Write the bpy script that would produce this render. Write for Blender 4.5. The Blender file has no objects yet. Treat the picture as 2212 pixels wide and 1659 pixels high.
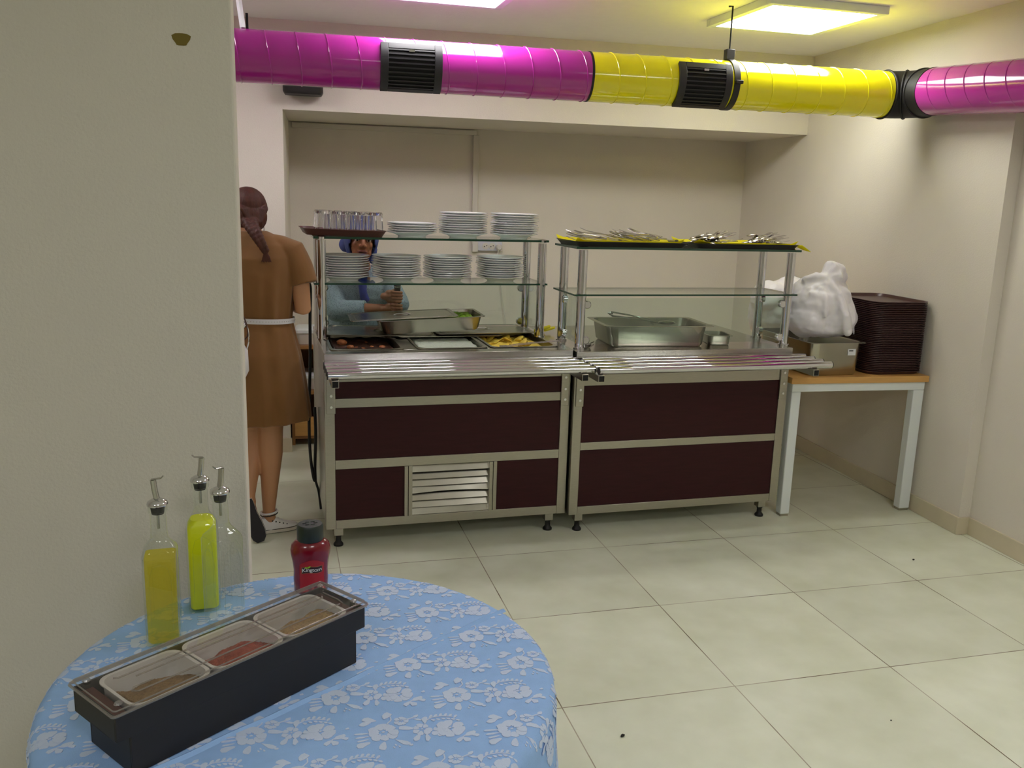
import bpy, bmesh, math, random
from mathutils import Vector, Matrix
random.seed(7)
PI = math.pi
scene = bpy.context.scene
COL = scene.collection
# ------------------------------------------------------------------ camera
CAM_H, YAW, PITCH, ROLL, FPX = 1.5608, 12.1744, 11.9583, 1.7546, 1900.0
yw, pt, rl = map(math.radians, (YAW, PITCH, ROLL))
Fv = Vector((math.sin(yw)*math.cos(pt), math.cos(yw)*math.cos(pt), -math.sin(pt)))
R0 = Vector((math.cos(yw), -math.sin(yw), 0)); U0 = R0.cross(Fv)
Rv = R0*math.cos(rl) + U0*math.sin(rl); Uv = -R0*math.sin(rl) + U0*math.cos(rl)
cd = bpy.data.cameras.new('camera'); cam = bpy.data.objects.new('camera', cd); COL.objects.link(cam)
M = Matrix((Rv, Uv, -Fv)).transposed().to_4x4(); M.translation = (0, 0, CAM_H); cam.matrix_world = M
cd.sensor_fit = 'HORIZONTAL'; cd.sensor_width = 36; cd.lens = 36*FPX/2212; cd.clip_start = .02
scene.camera = cam
# ------------------------------------------------------------------ exposure, world
scene.view_settings.view_transform = 'Standard'; scene.view_settings.look = 'None'
scene.view_settings.gamma = 1; scene.view_settings.exposure = 0.0; scene.view_settings.use_curve_mapping = False
w = bpy.data.worlds.new('world'); scene.world = w; w.use_nodes = True
w.node_tree.nodes['Background'].inputs[0].default_value = (.9, .95, 1, 1); w.node_tree.nodes['Background'].inputs[1].default_value = 0.02
scene.cycles.transparent_max_bounces = 40; scene.cycles.max_bounces = 20; scene.cycles.transmission_bounces = 18; scene.cycles.diffuse_bounces = 6; scene.cycles.glossy_bounces = 6
LAMP = 18.0           # emission of the ceiling panels
LAMP_COL = (1, 1, .995)
# ------------------------------------------------------------------ measured room (metres)
ZC, XR, XR2, YJ = 2.488, 3.037, 3.10, 3.556
YB, ZBB, YN, XCOL = 5.339, 2.010, 6.184, -.222
LX, LY, LA, LW = -.0099, 3.7823, math.radians(3.8636), 1.123
RX, RY, RA, RW = 1.1209, 3.8259, math.radians(3.9228), 1.1248
TX, TY, TA, TS = .7092, 2.3946, math.radians(3.0534), .60107
def LWp(x, y, z=0, k='L'):
    ox, oy, a = (LX, LY, LA) if k == 'L' else (RX, RY, RA)
    return Vector((ox+x*math.cos(a)-y*math.sin(a), oy+x*math.sin(a)+y*math.cos(a), z))
# ------------------------------------------------------------------ material helpers
def lin(c):
    return tuple((v/12.92 if v <= .04045 else ((v+.055)/1.055)**2.4) for v in (x/255 for x in c)) + (1,)
def newmat(name):
    m = bpy.data.materials.new(name); m.use_nodes = True
    nt = m.node_tree; return m, nt, nt.nodes['Principled BSDF']
def N(nt, t, **kw):
    n = nt.nodes.new(t)
    for k, v in kw.items(): setattr(n, k, v)
    return n
def pbr(name, col, rough=.5, metal=0, spec=.5, var=0, vscale=20, bump=0, bscale=60, coat=0, stretch=None, trans=0, sheen=0):
    m, nt, b = newmat(name); c = lin(col)
    b.inputs['Base Color'].default_value = c; b.inputs['Roughness'].default_value = rough
    b.inputs['Metallic'].default_value = metal; b.inputs['Specular IOR Level'].default_value = spec
    b.inputs['Coat Weight'].default_value = coat; b.inputs['Coat Roughness'].default_value = .08
    if sheen: b.inputs['Sheen Weight'].default_value = sheen
    if var or bump:
        tc = N(nt, 'ShaderNodeTexCoord'); mp = N(nt, 'ShaderNodeMapping'); nt.links.new(tc.outputs['Object'], mp.inputs[0])
        if stretch: mp.inputs['Scale'].default_value = stretch
    if var:
        no = N(nt, 'ShaderNodeTexNoise'); no.inputs['Scale'].default_value = vscale; no.inputs['Detail'].default_value = 5
        nt.links.new(mp.outputs[0], no.inputs['Vector'])
        r = N(nt, 'ShaderNodeMapRange'); r.inputs[1].default_value = .3; r.inputs[2].default_value = .7
        r.inputs[3].default_value = 1-var; r.inputs[4].default_value = 1+var; nt.links.new(no.outputs[0], r.inputs[0])
        mx = N(nt, 'ShaderNodeMix', data_type='RGBA', blend_type='MULTIPLY'); mx.inputs[0].default_value = 1
        mx.inputs[6].default_value = c; nt.links.new(r.outputs[0], mx.inputs[7]); nt.links.new(mx.outputs[2], b.inputs['Base Color'])
    if bump:
        n2 = N(nt, 'ShaderNodeTexNoise'); n2.inputs['Scale'].default_value = bscale; n2.inputs['Detail'].default_value = 3
        if name == 'white_plastic_bag': n2.noise_type = 'RIDGED_MULTIFRACTAL'; n2.inputs['Distortion'].default_value = .8
        nt.links.new(mp.outputs[0], n2.inputs['Vector'])
        bp = N(nt, 'ShaderNodeBump'); bp.inputs['Strength'].default_value = bump; bp.inputs['Distance'].default_value = .015 if name == 'white_plastic_bag' else .004
        nt.links.new(n2.outputs[0], bp.inputs['Height']); nt.links.new(bp.outputs[0], b.inputs['Normal'])
    if trans:
        tr = N(nt, 'ShaderNodeBsdfTranslucent'); tr.inputs[0].default_value = c; ms = N(nt, 'ShaderNodeMixShader'); ms.inputs[0].default_value = trans
        nt.links.new(b.outputs[0], ms.inputs[1]); nt.links.new(tr.outputs[0], ms.inputs[2])
        nt.links.new(ms.outputs[0], nt.nodes['Material Output'].inputs[0])
    return m
def glassy(name, tint, ior=1.45, gloss=.02, haze=0, hazecol=(235, 235, 235)):
    """thin clear sheet: tinted transparency with a fresnel reflection, optional milky haze"""
    m, nt, b = newmat(name); nt.nodes.remove(b)
    t = N(nt, 'ShaderNodeBsdfTransparent'); t.inputs[0].default_value = lin(tint)
    g = N(nt, 'ShaderNodeBsdfGlossy'); g.inputs['Roughness'].default_value = gloss; g.inputs[0].default_value = (1, 1, 1, 1)
    f = N(nt, 'ShaderNodeFresnel'); ge = N(nt, 'ShaderNodeNewGeometry'); mi = N(nt, 'ShaderNodeMix', data_type='FLOAT')
    mi.inputs[2].default_value = ior; mi.inputs[3].default_value = 1/ior; nt.links.new(ge.outputs['Backfacing'], mi.inputs[0]); nt.links.new(mi.outputs[0], f.inputs[0])
    ms = N(nt, 'ShaderNodeMixShader'); nt.links.new(f.outputs[0], ms.inputs[0])
    src = t
    if haze:
        d = N(nt, 'ShaderNodeBsdfDiffuse'); d.inputs[0].default_value = lin(hazecol); mh = N(nt, 'ShaderNodeMixShader'); mh.inputs[0].default_value = haze
        nt.links.new(t.outputs[0], mh.inputs[1]); nt.links.new(d.outputs[0], mh.inputs[2]); src = mh
    nt.links.new(src.outputs[0], ms.inputs[1]); nt.links.new(g.outputs[0], ms.inputs[2])
    nt.links.new(ms.outputs[0], nt.nodes['Material Output'].inputs[0]); return m
def realglass(name):
    m, nt, b = newmat(name); nt.nodes.remove(b); g = N(nt, 'ShaderNodeBsdfGlass'); g.inputs['Roughness'].default_value = .01; g.inputs['IOR'].default_value = 1.45; g.inputs[0].default_value = (.97, .97, .98, 1)
    nt.links.new(g.outputs[0], nt.nodes['Material Output'].inputs[0]); return m
def floor_mat():
    m, nt, b = newmat('floor_tiles'); L = nt.links
    tc = N(nt, 'ShaderNodeTexCoord'); sx = N(nt, 'ShaderNodeSeparateXYZ'); L.new(tc.outputs['Object'], sx.inputs[0])
    def math_(op, a, bb=None):
        n = N(nt, 'ShaderNodeMath', operation=op)
        for i, v in enumerate((a, bb)):
            if v is None: continue
            if isinstance(v, (int, float)): n.inputs[i].default_value = v
            else: L.new(v, n.inputs[i])
        return n.outputs[0]
    ds, ids = [], []
    for ax in (0, 1):
        d = math_('DIVIDE', sx.outputs[ax], TS); r = math_('ROUND', d)
        ds.append(math_('MULTIPLY', math_('ABSOLUTE', math_('SUBTRACT', d, r)), TS)); ids.append(math_('FLOOR', d))
    dist = math_('MINIMUM', ds[0], ds[1])
    grout = math_('LESS_THAN', dist, .0019)
    n1 = N(nt, 'ShaderNodeTexNoise'); n1.inputs['Scale'].default_value = 2.2; n1.inputs['Detail'].default_value = 6; L.new(tc.outputs['Object'], n1.inputs['Vector'])
    n2 = N(nt, 'ShaderNodeTexNoise'); n2.inputs['Scale'].default_value = 7; n2.inputs['Detail'].default_value = 8; L.new(tc.outputs['Object'], n2.inputs['Vector'])
    cr = N(nt, 'ShaderNodeValToRGB'); cr.color_ramp.elements[0].position = .3; cr.color_ramp.elements[1].position = .72
    cr.color_ramp.elements[0].color = lin((199, 203, 178)); cr.color_ramp.elements[1].color = lin((226, 230, 212))
    av = math_('ADD', math_('MULTIPLY', n1.outputs[0], .6), math_('MULTIPLY', n2.outputs[0], .4)); L.new(av, cr.inputs[0])
    wn = N(nt, 'ShaderNodeTexWhiteNoise', noise_dimensions='2D'); cb = N(nt, 'ShaderNodeCombineXYZ'); L.new(ids[0], cb.inputs[0]); L.new(ids[1], cb.inputs[1]); L.new(cb.outputs[0], wn.inputs['Vector'])
    tv = N(nt, 'ShaderNodeMapRange'); tv.inputs[3].default_value = .95; tv.inputs[4].default_value = 1.03; L.new(wn.outputs['Value'], tv.inputs[0])
    mt = N(nt, 'ShaderNodeMix', data_type='RGBA', blend_type='MULTIPLY'); mt.inputs[0].default_value = 1; L.new(cr.outputs[0], mt.inputs[6]); L.new(tv.outputs[0], mt.inputs[7])
    gn = N(nt, 'ShaderNodeTexNoise'); gn.inputs['Scale'].default_value = 2.6; L.new(tc.outputs['Object'], gn.inputs['Vector'])
    gr = N(nt, 'ShaderNodeValToRGB'); gr.color_ramp.elements[0].color = lin((96, 78, 50)); gr.color_ramp.elements[1].color = lin((172, 166, 146))
    gr.color_ramp.elements[0].position = .40; gr.color_ramp.elements[1].position = .6; L.new(gn.outputs[0], gr.inputs[0])
    mx = N(nt, 'ShaderNodeMix', data_type='RGBA'); L.new(grout, mx.inputs[0]); L.new(mt.outputs[2], mx.inputs[6]); L.new(gr.outputs[0], mx.inputs[7])
    L.new(mx.outputs[2], b.inputs['Base Color']); b.inputs['Roughness'].default_value = .34; b.inputs['Specular IOR Level'].default_value = .35
    bp = N(nt, 'ShaderNodeBump'); bp.inputs['Strength'].default_value = .4; bp.inputs['Distance'].default_value = .002; bp.invert = True
    L.new(grout, bp.inputs['Height']); L.new(bp.outputs[0], b.inputs['Normal']); return m
def emit(name, col, s):
    m, nt, b = newmat(name); b.inputs['Base Color'].default_value = (.9, .9, .9, 1)
    b.inputs['Emission Color'].default_value = tuple(col)+(1,); b.inputs['Emission Strength'].default_value = s; return m
MT = dict(
    wall=pbr('cream_wall_paint', (217, 211, 199), .85, spec=.2, var=.02, vscale=3, bump=.32, bscale=170),
    ceil=pbr('white_ceiling_paint', (246, 244, 243), .9, spec=.15, var=.01, bump=.2, bscale=120),
    floor=floor_mat(), skirt=pbr('beige_skirting_tile', (204, 194, 168), .4, var=.05, vscale=8),
    trim=pbr('white_plastic_trunking', (205, 200, 188), .5),
    steel=pbr('brushed_steel', (176, 172, 160), .34, 1, var=.05, vscale=30, stretch=(1, 1, 12)),
    steelh=pbr('satin_steel', (190, 188, 182), .22, 1, var=.04, vscale=12),
    chrome=pbr('chrome', (215, 215, 218), .06, 1),
    pan=pbr('pan_steel', (176, 172, 160), .27, 1, var=.08, vscale=9),
    dull=pbr('dull_cutlery_steel', (205, 202, 200), .22, 1),
    maroon=pbr('maroon_laminate', (54, 20, 24), .42, var=.16, vscale=9, stretch=(1, 1, 9), spec=.22),
    black=pbr('black_plastic', (34, 31, 31), .5), rubber=pbr('black_rubber', (18, 17, 17), .6),
    dark=pbr('dark_recess', (10, 10, 10), .8),
    magenta=pbr('magenta_duct_paint', (176, 40, 150), .14, coat=.5), yellow=pbr('yellow_duct_paint', (246, 238, 14), .14, coat=.5),
    grille=pbr('grille_black', (34, 32, 36), .45),
    glasst=glassy('shelf_glass', (240, 248, 244), 1.45), glasse=pbr('green_glass_edge', (28, 66, 48), .15, spec=.6),
    pane=glassy('sneeze_pane_glass', (240, 246, 242), 1.45, .03), cup=realglass('drinking_glass'),
    bottle=glassy('bottle_glass', (248, 250, 247), 1.45, .03),
    oil=glassy('pale_oil', (246, 238, 150), 1.1, .1, .26, (244, 232, 90)), lemon=pbr('lemon_sauce', (240, 246, 0), .4, trans=.06),
    porc=pbr('white_porcelain', (243, 245, 247), .14, coat=.3),
    brown=pbr('brown_tray_plastic', (92, 54, 46), .45), dtray=pbr('dark_tray_plastic', (72, 47, 46), .34), btray=pbr('black_tray_plastic', (34, 28, 28), .45),
    napkin=pbr('yellow_paper', (246, 236, 16), .8, trans=.3), glove=pbr('yellow_rubber_glove', (236, 220, 20), .5),
    wood=pbr('oak_laminate', (208, 160, 92), .4, var=.08, vscale=6, stretch=(1, 10, 10)), woodd=pbr('brown_wood', (150, 106, 58), .5, var=.12, vscale=6),
    whitem=pbr('white_metal_paint', (226, 232, 232), .4), bag=pbr('white_plastic_bag', (244, 241, 246), .3, trans=.15, bump=.9, bscale=9),
    sticker=pbr('white_sticker', (220, 222, 226), .5),
    skin1=pbr('light_skin', (188, 138, 100), .5, var=.05, vscale=10), skin2=pbr('brown_skin', (150, 96, 64), .45, var=.06, vscale=14),
    hair=pbr('auburn_hair', (74, 32, 18), .6, var=.25, vscale=50, stretch=(1, 1, .15), bump=.5, bscale=180),
    dress=pbr('ochre_dress_cotton', (128, 88, 44), .85, var=.06, vscale=8, sheen=.2), belt=pbr('white_belt', (220, 220, 224), .5),
    canvas=pbr('white_canvas', (226, 224, 224), .7), sole=pbr('black_shoe_sole', (30, 28, 32), .7), solew=pbr('white_rubber_sole', (214, 208, 196), .6),
    scarf=pbr('blue_headscarf', (70, 84, 146), .7, var=.06), scarf2=pbr('royal_blue_scarf', (30, 44, 140), .7, var=.1),
    lips=pbr('lips', (128, 66, 60), .4), eyew=pbr('eye_white', (214, 206, 198), .3), eyed=pbr('eye_iris', (26, 16, 12), .2), brow=pbr('eyebrow_hair', (34, 24, 20), .7),
    cloth=pbr('blue_tablecloth', (152, 190, 242), .85, var=.03, vscale=40, bump=.15, bscale=500), lace=pbr('white_lace', (202, 216, 244), .85, bump=.25, bscale=900),
    tub=pbr('white_tub_plastic', (224, 222, 218), .35, trans=.25), clear=glassy('clear_lid_plastic', (250, 248, 246), 1.2, .06, .025),
    clearr=glassy('clear_lid_edge', (214, 206, 196), 1.6, .08, .15), cumin=pbr('grey_brown_spice', (140, 114, 78), .95, var=.2, vscale=160, bump=1, bscale=400),
    pepper=pbr('red_brown_spice', (152, 76, 54), .95, var=.25, vscale=120, bump=1, bscale=300), herb=pbr('dried_herb', (166, 138, 92), .95, var=.35, vscale=260, bump=1, bscale=420),
    ketchup=pbr('red_sauce_bottle', (122, 10, 32), .2, coat=.4), kcap=pbr('dark_green_cap', (36, 45, 41), .4), klabel=pbr('red_label', (170, 26, 36), .35), kband=pbr('label_band', (46, 10, 16), .4), kwhite=pbr('label_white', (236, 234, 230), .4), kgreen=pbr('label_leaf', (150, 190, 40), .5), kgold=pbr('label_line', (170, 110, 70), .4),
    stew=pbr('dark_stew', (58, 34, 24), .35, var=.4, vscale=50, bump=1, bscale=90), meat=pbr('orange_meat', (160, 92, 46), .45, var=.45, vscale=60, bump=.6, bscale=120),
    yog=pbr('herbed_yoghurt', (196, 206, 190), .4, var=.12, vscale=120, bump=.6, bscale=90), potato=pbr('fried_potato', (224, 196, 74), .5, var=.15, vscale=40), lettuce=pbr('chopped_lettuce', (150, 190, 60), .55, var=.4, vscale=60),
    cable=pbr('black_cable', (14, 14, 15), .5), plastic=pbr('ivory_plastic', (206, 202, 192), .45), socket=pbr('grey_white_socket', (198, 200, 208), .4), hole=pbr('wall_hole', (120, 104, 44), .9),
    debris=pbr('dark_crumb', (20, 18, 14), .8), brownleather=pbr('brown_leather', (70, 44, 36), .5))
def print_mat():
    """light blue blouse with a dark speckled print"""
    m, nt, b = newmat('speckled_blouse'); tc = N(nt, 'ShaderNodeTexCoord'); v = N(nt, 'ShaderNodeTexVoronoi'); v.inputs['Scale'].default_value = 190
    nt.links.new(tc.outputs['Object'], v.inputs['Vector']); r = N(nt, 'ShaderNodeValToRGB'); e = r.color_ramp.elements
    e[0].position = .22; e[0].color = lin((58, 72, 92)); e[1].position = .36; e[1].color = lin((138, 156, 166)); r.color_ramp.interpolation = 'LINEAR'
    nt.links.new(v.outputs['Distance'], r.inputs[0]); nt.links.new(r.outputs[0], b.inputs['Base Color']); b.inputs['Roughness'].default_value = .85; return m
MT['blouse'] = print_mat()
# ------------------------------------------------------------------ mesh helpers
class MB:
    def __init__(s): s.v, s.f, s.m = [], [], []; s.cur = 0
    def add(s, vs, fs, M=None):
        o = len(s.v)
        s.v += [tuple(M @ Vector(p)) if M else tuple(p) for p in vs]
        for f in fs: s.f.append([i+o for i in f]); s.m.append(s.cur)
        return s
    def box(s, x0, x1, y0, y1, z0, z1, M=None):
        return s.add([(x, y, z) for z in (z0, z1) for y in (y0, y1) for x in (x0, x1)],
                     [(0, 2, 3, 1), (4, 5, 7, 6), (0, 1, 5, 4), (2, 6, 7, 3), (0, 4, 6, 2), (1, 3, 7, 5)], M)
    def rings(s, rs, cap0=True, cap1=True, closed=True, M=None):
        n = len(rs[0]); vs = [p for r in rs for p in r]; fs = []
        for i in range(len(rs)-1):
            for j in range(n if closed else n-1):
                k = (j+1) % n; fs.append((i*n+j, i*n+k, (i+1)*n+k, (i+1)*n+j))
        if cap0: fs.append(tuple(reversed(range(n))))
        if cap1: fs.append(tuple(range((len(rs)-1)*n, len(rs)*n)))
        return s.add(vs, fs, M)
    def lathe(s, prof, c=(0, 0, 0), n=32, cap0=True, cap1=True, M=None, sx=1, sy=1):
        return s.rings([[(c[0]+r*sx*math.cos(2*PI*j/n), c[1]+r*sy*math.sin(2*PI*j/n), c[2]+z) for j in range(n)] for r, z in prof], cap0, cap1, True, M)
    def tube(s, pts, r, n=10, cap=True, M=None, ry=None, up=None):
        pts = [Vector(p) for p in pts]; rs = []; prev = None
        for i, p in enumerate(pts):
            t = (pts[min(i+1, len(pts)-1)]-pts[max(i-1, 0)]).normalized()
            if prev is None:
                a = Vector(up) if up else (Vector((0, 0, 1)) if abs(t.z) < .9 else Vector((1, 0, 0)))
                u = (a-t*a.dot(t)).normalized()
            else: u = (prev-t*prev.dot(t)).normalized()
            prev = u; q = t.cross(u); rr = r[i] if isinstance(r, (list, tuple)) else r; r2 = rr if ry is None else (ry[i] if isinstance(ry, (list, tuple)) else ry)
            rs.append([tuple(p+u*r2*math.sin(2*PI*j/n)+q*rr*math.cos(2*PI*j/n)) for j in range(n)])
        return s.rings(rs, cap, cap, True, M)
    def ball(s, c, r, n=14, k=9, M=None):
        if not isinstance(r, (list, tuple)): r = (r, r, r)
        rs = []
        for i in range(k+1):
            a = -PI/2+PI*(i+.0)/k; a = max(-PI/2+.02, min(PI/2-.02, a))
            rs.append([(c[0]+r[0]*math.cos(a)*math.cos(2*PI*j/n), c[1]+r[1]*math.cos(a)*math.sin(2*PI*j/n), c[2]+r[2]*math.sin(a)) for j in range(n)])
        return s.rings(rs, True, True, True, M)
    def limb(s, ch, n=16):
        """closed tapered chain with round ends; ch = [(point, radius)]"""
        P = [Vector(p) for p, _ in ch]; R_ = [r for _, r in ch]
        t0 = (P[1]-P[0]).normalized(); t1 = (P[-1]-P[-2]).normalized()
        pts, rs = [], []
        for a in (80, 55, 28): pts.append(P[0]-t0*R_[0]*math.sin(math.radians(a))); rs.append(R_[0]*math.cos(math.radians(a)))
        pts += P; rs += R_
        for a in (28, 55, 80): pts.append(P[-1]+t1*R_[-1]*math.sin(math.radians(a))); rs.append(R_[-1]*math.cos(math.radians(a)))
        return s.tube(pts, rs, n)
    def prism(s, poly, z0, z1, M=None):
        return s.rings([[(x, y, z0) for x, y in poly], [(x, y, z1) for x, y in poly]], True, True, True, M)
    def build(s, name, mat, parent=None, smooth=True, bevel=0, seg=2, angle=38):
        me = bpy.data.meshes.new(name); me.from_pydata(s.v, [], s.f)
        mats = mat if isinstance(mat, (list, tuple)) else [mat]
        for q in mats: me.materials.append(MT[q] if isinstance(q, str) else q)
        if len(mats) > 1: me.polygons.foreach_set('material_index', s.m)
        bm = bmesh.new(); bm.from_mesh(me); bmesh.ops.recalc_face_normals(bm, faces=bm.faces); bm.to_mesh(me); bm.free()
        return link(name, me, parent, smooth, bevel, seg, angle)
def link(name, me, parent=None, smooth=True, bevel=0, seg=2, angle=38):
    o = bpy.data.objects.new(name, me); COL.objects.link(o)
    if smooth:
        me.polygons.foreach_set('use_smooth', [True]*len(me.polygons)); me.set_sharp_from_angle(angle=math.radians(angle))
    if bevel:
        b = o.modifiers.new('bevel', 'BEVEL'); b.width = bevel; b.segments = seg; b.limit_method = 'ANGLE'; b.harden_normals = False
    if parent: o.parent = parent
    return o
def tag(o, label, cat, group=None, kind=None):
    o['label'] = label; o['category'] = cat
    if group: o['group'] = group
    if kind: o['kind'] = kind
    return o
def thing(name, label, cat, loc=(0, 0, 0), rz=0, group=None, rot=None):
    o = bpy.data.objects.new(name, None); COL.objects.link(o); o.empty_display_size = .05
    o.location = loc; o.rotation_euler = rot if rot else (0, 0, rz); return tag(o, label, cat, group)
def struct(o):
    o['kind'] = 'structure'; return o
def dup(root, loc=None, rz=None, label=None, group=None, rot=None):
    r = root.copy(); COL.objects.link(r)
    if loc is not None: r.location = loc
    if rz is not None: r.rotation_euler = (0, 0, rz)
    if rot is not None: r.rotation_euler = rot
    if label: r['label'] = label
    if group: r['group'] = group
    for ch in [c for c in bpy.data.objects if c.parent == root]:
        c = ch.copy(); COL.objects.link(c); c.parent = r
        for g in [q for q in bpy.data.objects if q.parent == ch]:
            d = g.copy(); COL.objects.link(d); d.parent = c
    return r
def remesh(mb, name, mat, parent=None, voxel=.006, smooth=4, extra=None, disp=None):
    """one continuous skin grown over overlapping closed shapes"""
    o = mb.build('tmp', mat); md = o.modifiers.new('r', 'REMESH'); md.mode = 'VOXEL'; md.voxel_size = voxel; md.use_smooth_shade = True
    if smooth: sm = o.modifiers.new('s', 'SMOOTH'); sm.iterations = smooth; sm.factor = .5
    if disp:
        tx = bpy.data.textures.new('t', 'CLOUDS'); tx.noise_scale = disp[1]; tx.noise_depth = 2; tx.noise_type = 'HARD_NOISE' if mat == 'bag' else 'SOFT_NOISE'
        dm = o.modifiers.new('d', 'DISPLACE'); dm.texture = tx; dm.strength = disp[0]; dm.texture_coords = 'LOCAL'; dm.mid_level = .5
    dg = bpy.context.evaluated_depsgraph_get(); dg.update()
    me = bpy.data.meshes.new_from_object(o.evaluated_get(dg)); bpy.data.objects.remove(o)
    me.materials.clear(); mats = mat if isinstance(mat, (list, tuple)) else [mat]
    for q in mats: me.materials.append(MT[q])
    if extra:   # small details (eyes, lips) joined into the same mesh with their own slots
        bm = bmesh.new(); bm.from_mesh(me)
        for f in bm.faces: f.material_index = 0
        vs = [bm.verts.new(p) for p in extra.v]
        for f, mi in zip(extra.f, extra.m):
            fc = bm.faces.new([vs[i] for i in f]); fc.material_index = mi
        bm.to_mesh(me); bm.free()
    me.name = name
    return link(name, me, parent, True, angle=180)
ORD = ['', 'first', 'second', 'third', 'fourth', 'fifth', 'sixth', 'seventh', 'eighth', 'ninth', 'tenth', 'eleventh', 'twelfth', 'thirteenth', 'fourteenth', 'fifteenth', 'sixteenth', 'seventeenth', 'eighteenth', 'nineteenth', 'twentieth']
def ordinal(n):
    if n <= 20: return ORD[n]
    t = {2: 'twent', 3: 'thirt', 4: 'fort'}[n//10]
    return t+'ieth' if n % 10 == 0 else t+'y-'+ORD[n % 10]
def rrect(w, d, r, n=5):
    p = []
    for cx, cy, a0 in ((w/2-r, d/2-r, 0), (-w/2+r, d/2-r, 90), (-w/2+r, -d/2+r, 180), (w/2-r, -d/2+r, 270)):
        for k in range(n+1):
            a = math.radians(a0+90*k/n); p.append((cx+r*math.cos(a), cy+r*math.sin(a)))
    return p
def rr_loft(mb, secs, n=5, cap0=True, cap1=True, M=None, c=(0, 0)):
    """secs = [(w, d, r, z)] rounded-rectangle sections"""
    return mb.rings([[(c[0]+x, c[1]+y, z) for x, y in rrect(w_, d_, r_, n)] for w_, d_, r_, z in secs], cap0, cap1, True, M)
# ================================================================== the room
t = MB(); t.box(-4.5, 3.4, -7.5, 5, -.05, 0); fl = struct(t.build('floor', 'floor', smooth=False)); fl.location = (TX, TY, 0); fl.rotation_euler = (0, 0, TA)
struct(MB().box(-3.3, 3.3, -4.2, YN+.1, ZC, ZC+.06).build('ceiling', 'ceil', smooth=False))
wl = struct(MB().box(-3.2, -.171, 1.885, 1.945, 0, ZC).build('wall_left', 'wall', smooth=False, bevel=.004))
m = MB(); hp = [(.016*math.cos(a)*(1+.25*math.sin(3*a)), .014*math.sin(a)*(1+.2*math.cos(2*a))) for a in [2*PI*k/14 for k in range(14)]]
m.rings([[(-.264+x, 1.8846, 1.839+z) for x, z in hp], [(-.264+x*.8, 1.8836, 1.839+z*.8) for x, z in hp]]); m.build('plaster_hole', 'hole', wl)
m = MB(); m.box(XR, XR+.2, YJ, YN+.1, 0, ZC); m.box(XR2, XR2+.2, -4.2, YJ, 0, ZC); struct(m.build('wall_right', 'wall', smooth=False))
struct(MB().box(-.3, XR, YN, YN+.1, 0, ZBB).build('wall_back', 'wall', smooth=False))
m = MB(); m.box(XCOL-.001, XR, YB, YN+.1, ZBB, ZC); m.box(-3.2, XCOL, YB, YN+.1, 0, ZC)
struct(m.build('wall_soffit', 'wall', smooth=False))
struct(MB().box(-3.3, 3.3, -4.2, -4.1, 0, ZC).build('wall_rear', 'wall', smooth=False))
struct(MB().box(-3.3, -3.2, -4.1, YN, 0, ZC).build('wall_side', 'wall', smooth=False))
m = MB(); m.box(XR-.012, XR, YJ+.0, YN, 0, .088); m.box(XR-.012, XR2, YJ-.012, YJ, 0, .088); m.box(XR2-.012, XR2, -4, YJ-.012, 0, .088)
struct(m.build('baseboard_right', 'skirt', smooth=False, bevel=.002))
struct(MB().box(XCOL, XR-.012, YN-.012, YN, 0, .088).build('baseboard_back', 'skirt', smooth=False, bevel=.002))
struct(MB().box(-3.2, XCOL+.012, YB-.012, YB, 0, .088).build('baseboard_column', 'skirt', smooth=False, bevel=.002))
t = thing('cable_trunking', 'white plastic cable trunking running along the niche top and down its back wall', 'cable trunking', (1.0, YN, 1.2))
MB().box(-1.2, .03, -.023, -.001, .770, .802).build('horizontal_trunk', 'trim', t, bevel=.002)
MB().box(.008, .046, -.027, -.001, .03, .770).build('vertical_trunk', 'trim', t, bevel=.002)
MB().box(.012, .052, -.046, -.001, -.02, .05).build('junction_box', 'plastic', t, bevel=.004)
t = thing('ceiling_light', 'square glowing ceiling light panel above the yellow duct section', 'ceiling light', (2.275, 4.235, ZC), TA)
m = MB()
for a, b_, c, d in ((-.312, .312, -.312, -.275), (-.312, .312, .275, .312), (-.312, -.275, -.275, .275), (.275, .312, -.275, .275)): m.box(a, b_, c, d, -.036, 0)
m.build('frame', 'whitem', t, bevel=.003)
MT['lamp'] = emit('lamp_diffuser', LAMP_COL, LAMP)
MB().box(-.275, .275, -.275, .275, -.034, -.012).build('diffuser', 'lamp', t)
dup(t, (.560, 4.165, ZC), label='square glowing ceiling light panel above the left magenta duct section, cut by the photo top')
for i, (x, y, s) in enumerate(((.5, -.8, 'straight behind the viewer'), (2.25, 1.55, 'over the right side'), (-1.2, -1.0, 'over the far left side'), (-1.15, 4.1, 'behind the left partition'))):
    dup(t, (x, y, ZC), label='square ceiling light panel outside the photo, '+s if i < 3 else 'square ceiling light panel hidden behind the left partition wall')
# ------------------------------------------------------------------ ventilation duct
DY, DZ, DR = 4.18, 2.127, .112
duct = thing('ventilation_duct', 'round magenta and yellow ventilation duct hanging below the ceiling', 'ventilation duct', (0, DY, DZ))
def ridge(mb, c, ax, tilt, r=.0032):
    c, ax = Vector(c), Vector(ax).normalized(); u = Vector((0, 0, 1)); q = ax.cross(u)
    pts = [c+(u*math.cos(a)+q*math.sin(a))*DR+ax*tilt*math.cos(a+.6) for a in [2*PI*k/40 for k in range(41)]]
    mb.tube(pts, r, 6, False)
def duct_x(x0, x1, name, mat, ph):
    m = MB(); m.tube([(x0, 0, 0), (x1, 0, 0)], DR, 56, True)
    x = x0+ph
    while x < x1-.02: ridge(m, (x, 0, 0), (1, 0, 0), -.018); x += .128
    return m.build(name, mat, duct, angle=30)
duct_x(-1.6, 1.2155, 'duct_section', 'magenta', .09)['label'] = 'magenta duct section at the left'
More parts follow.
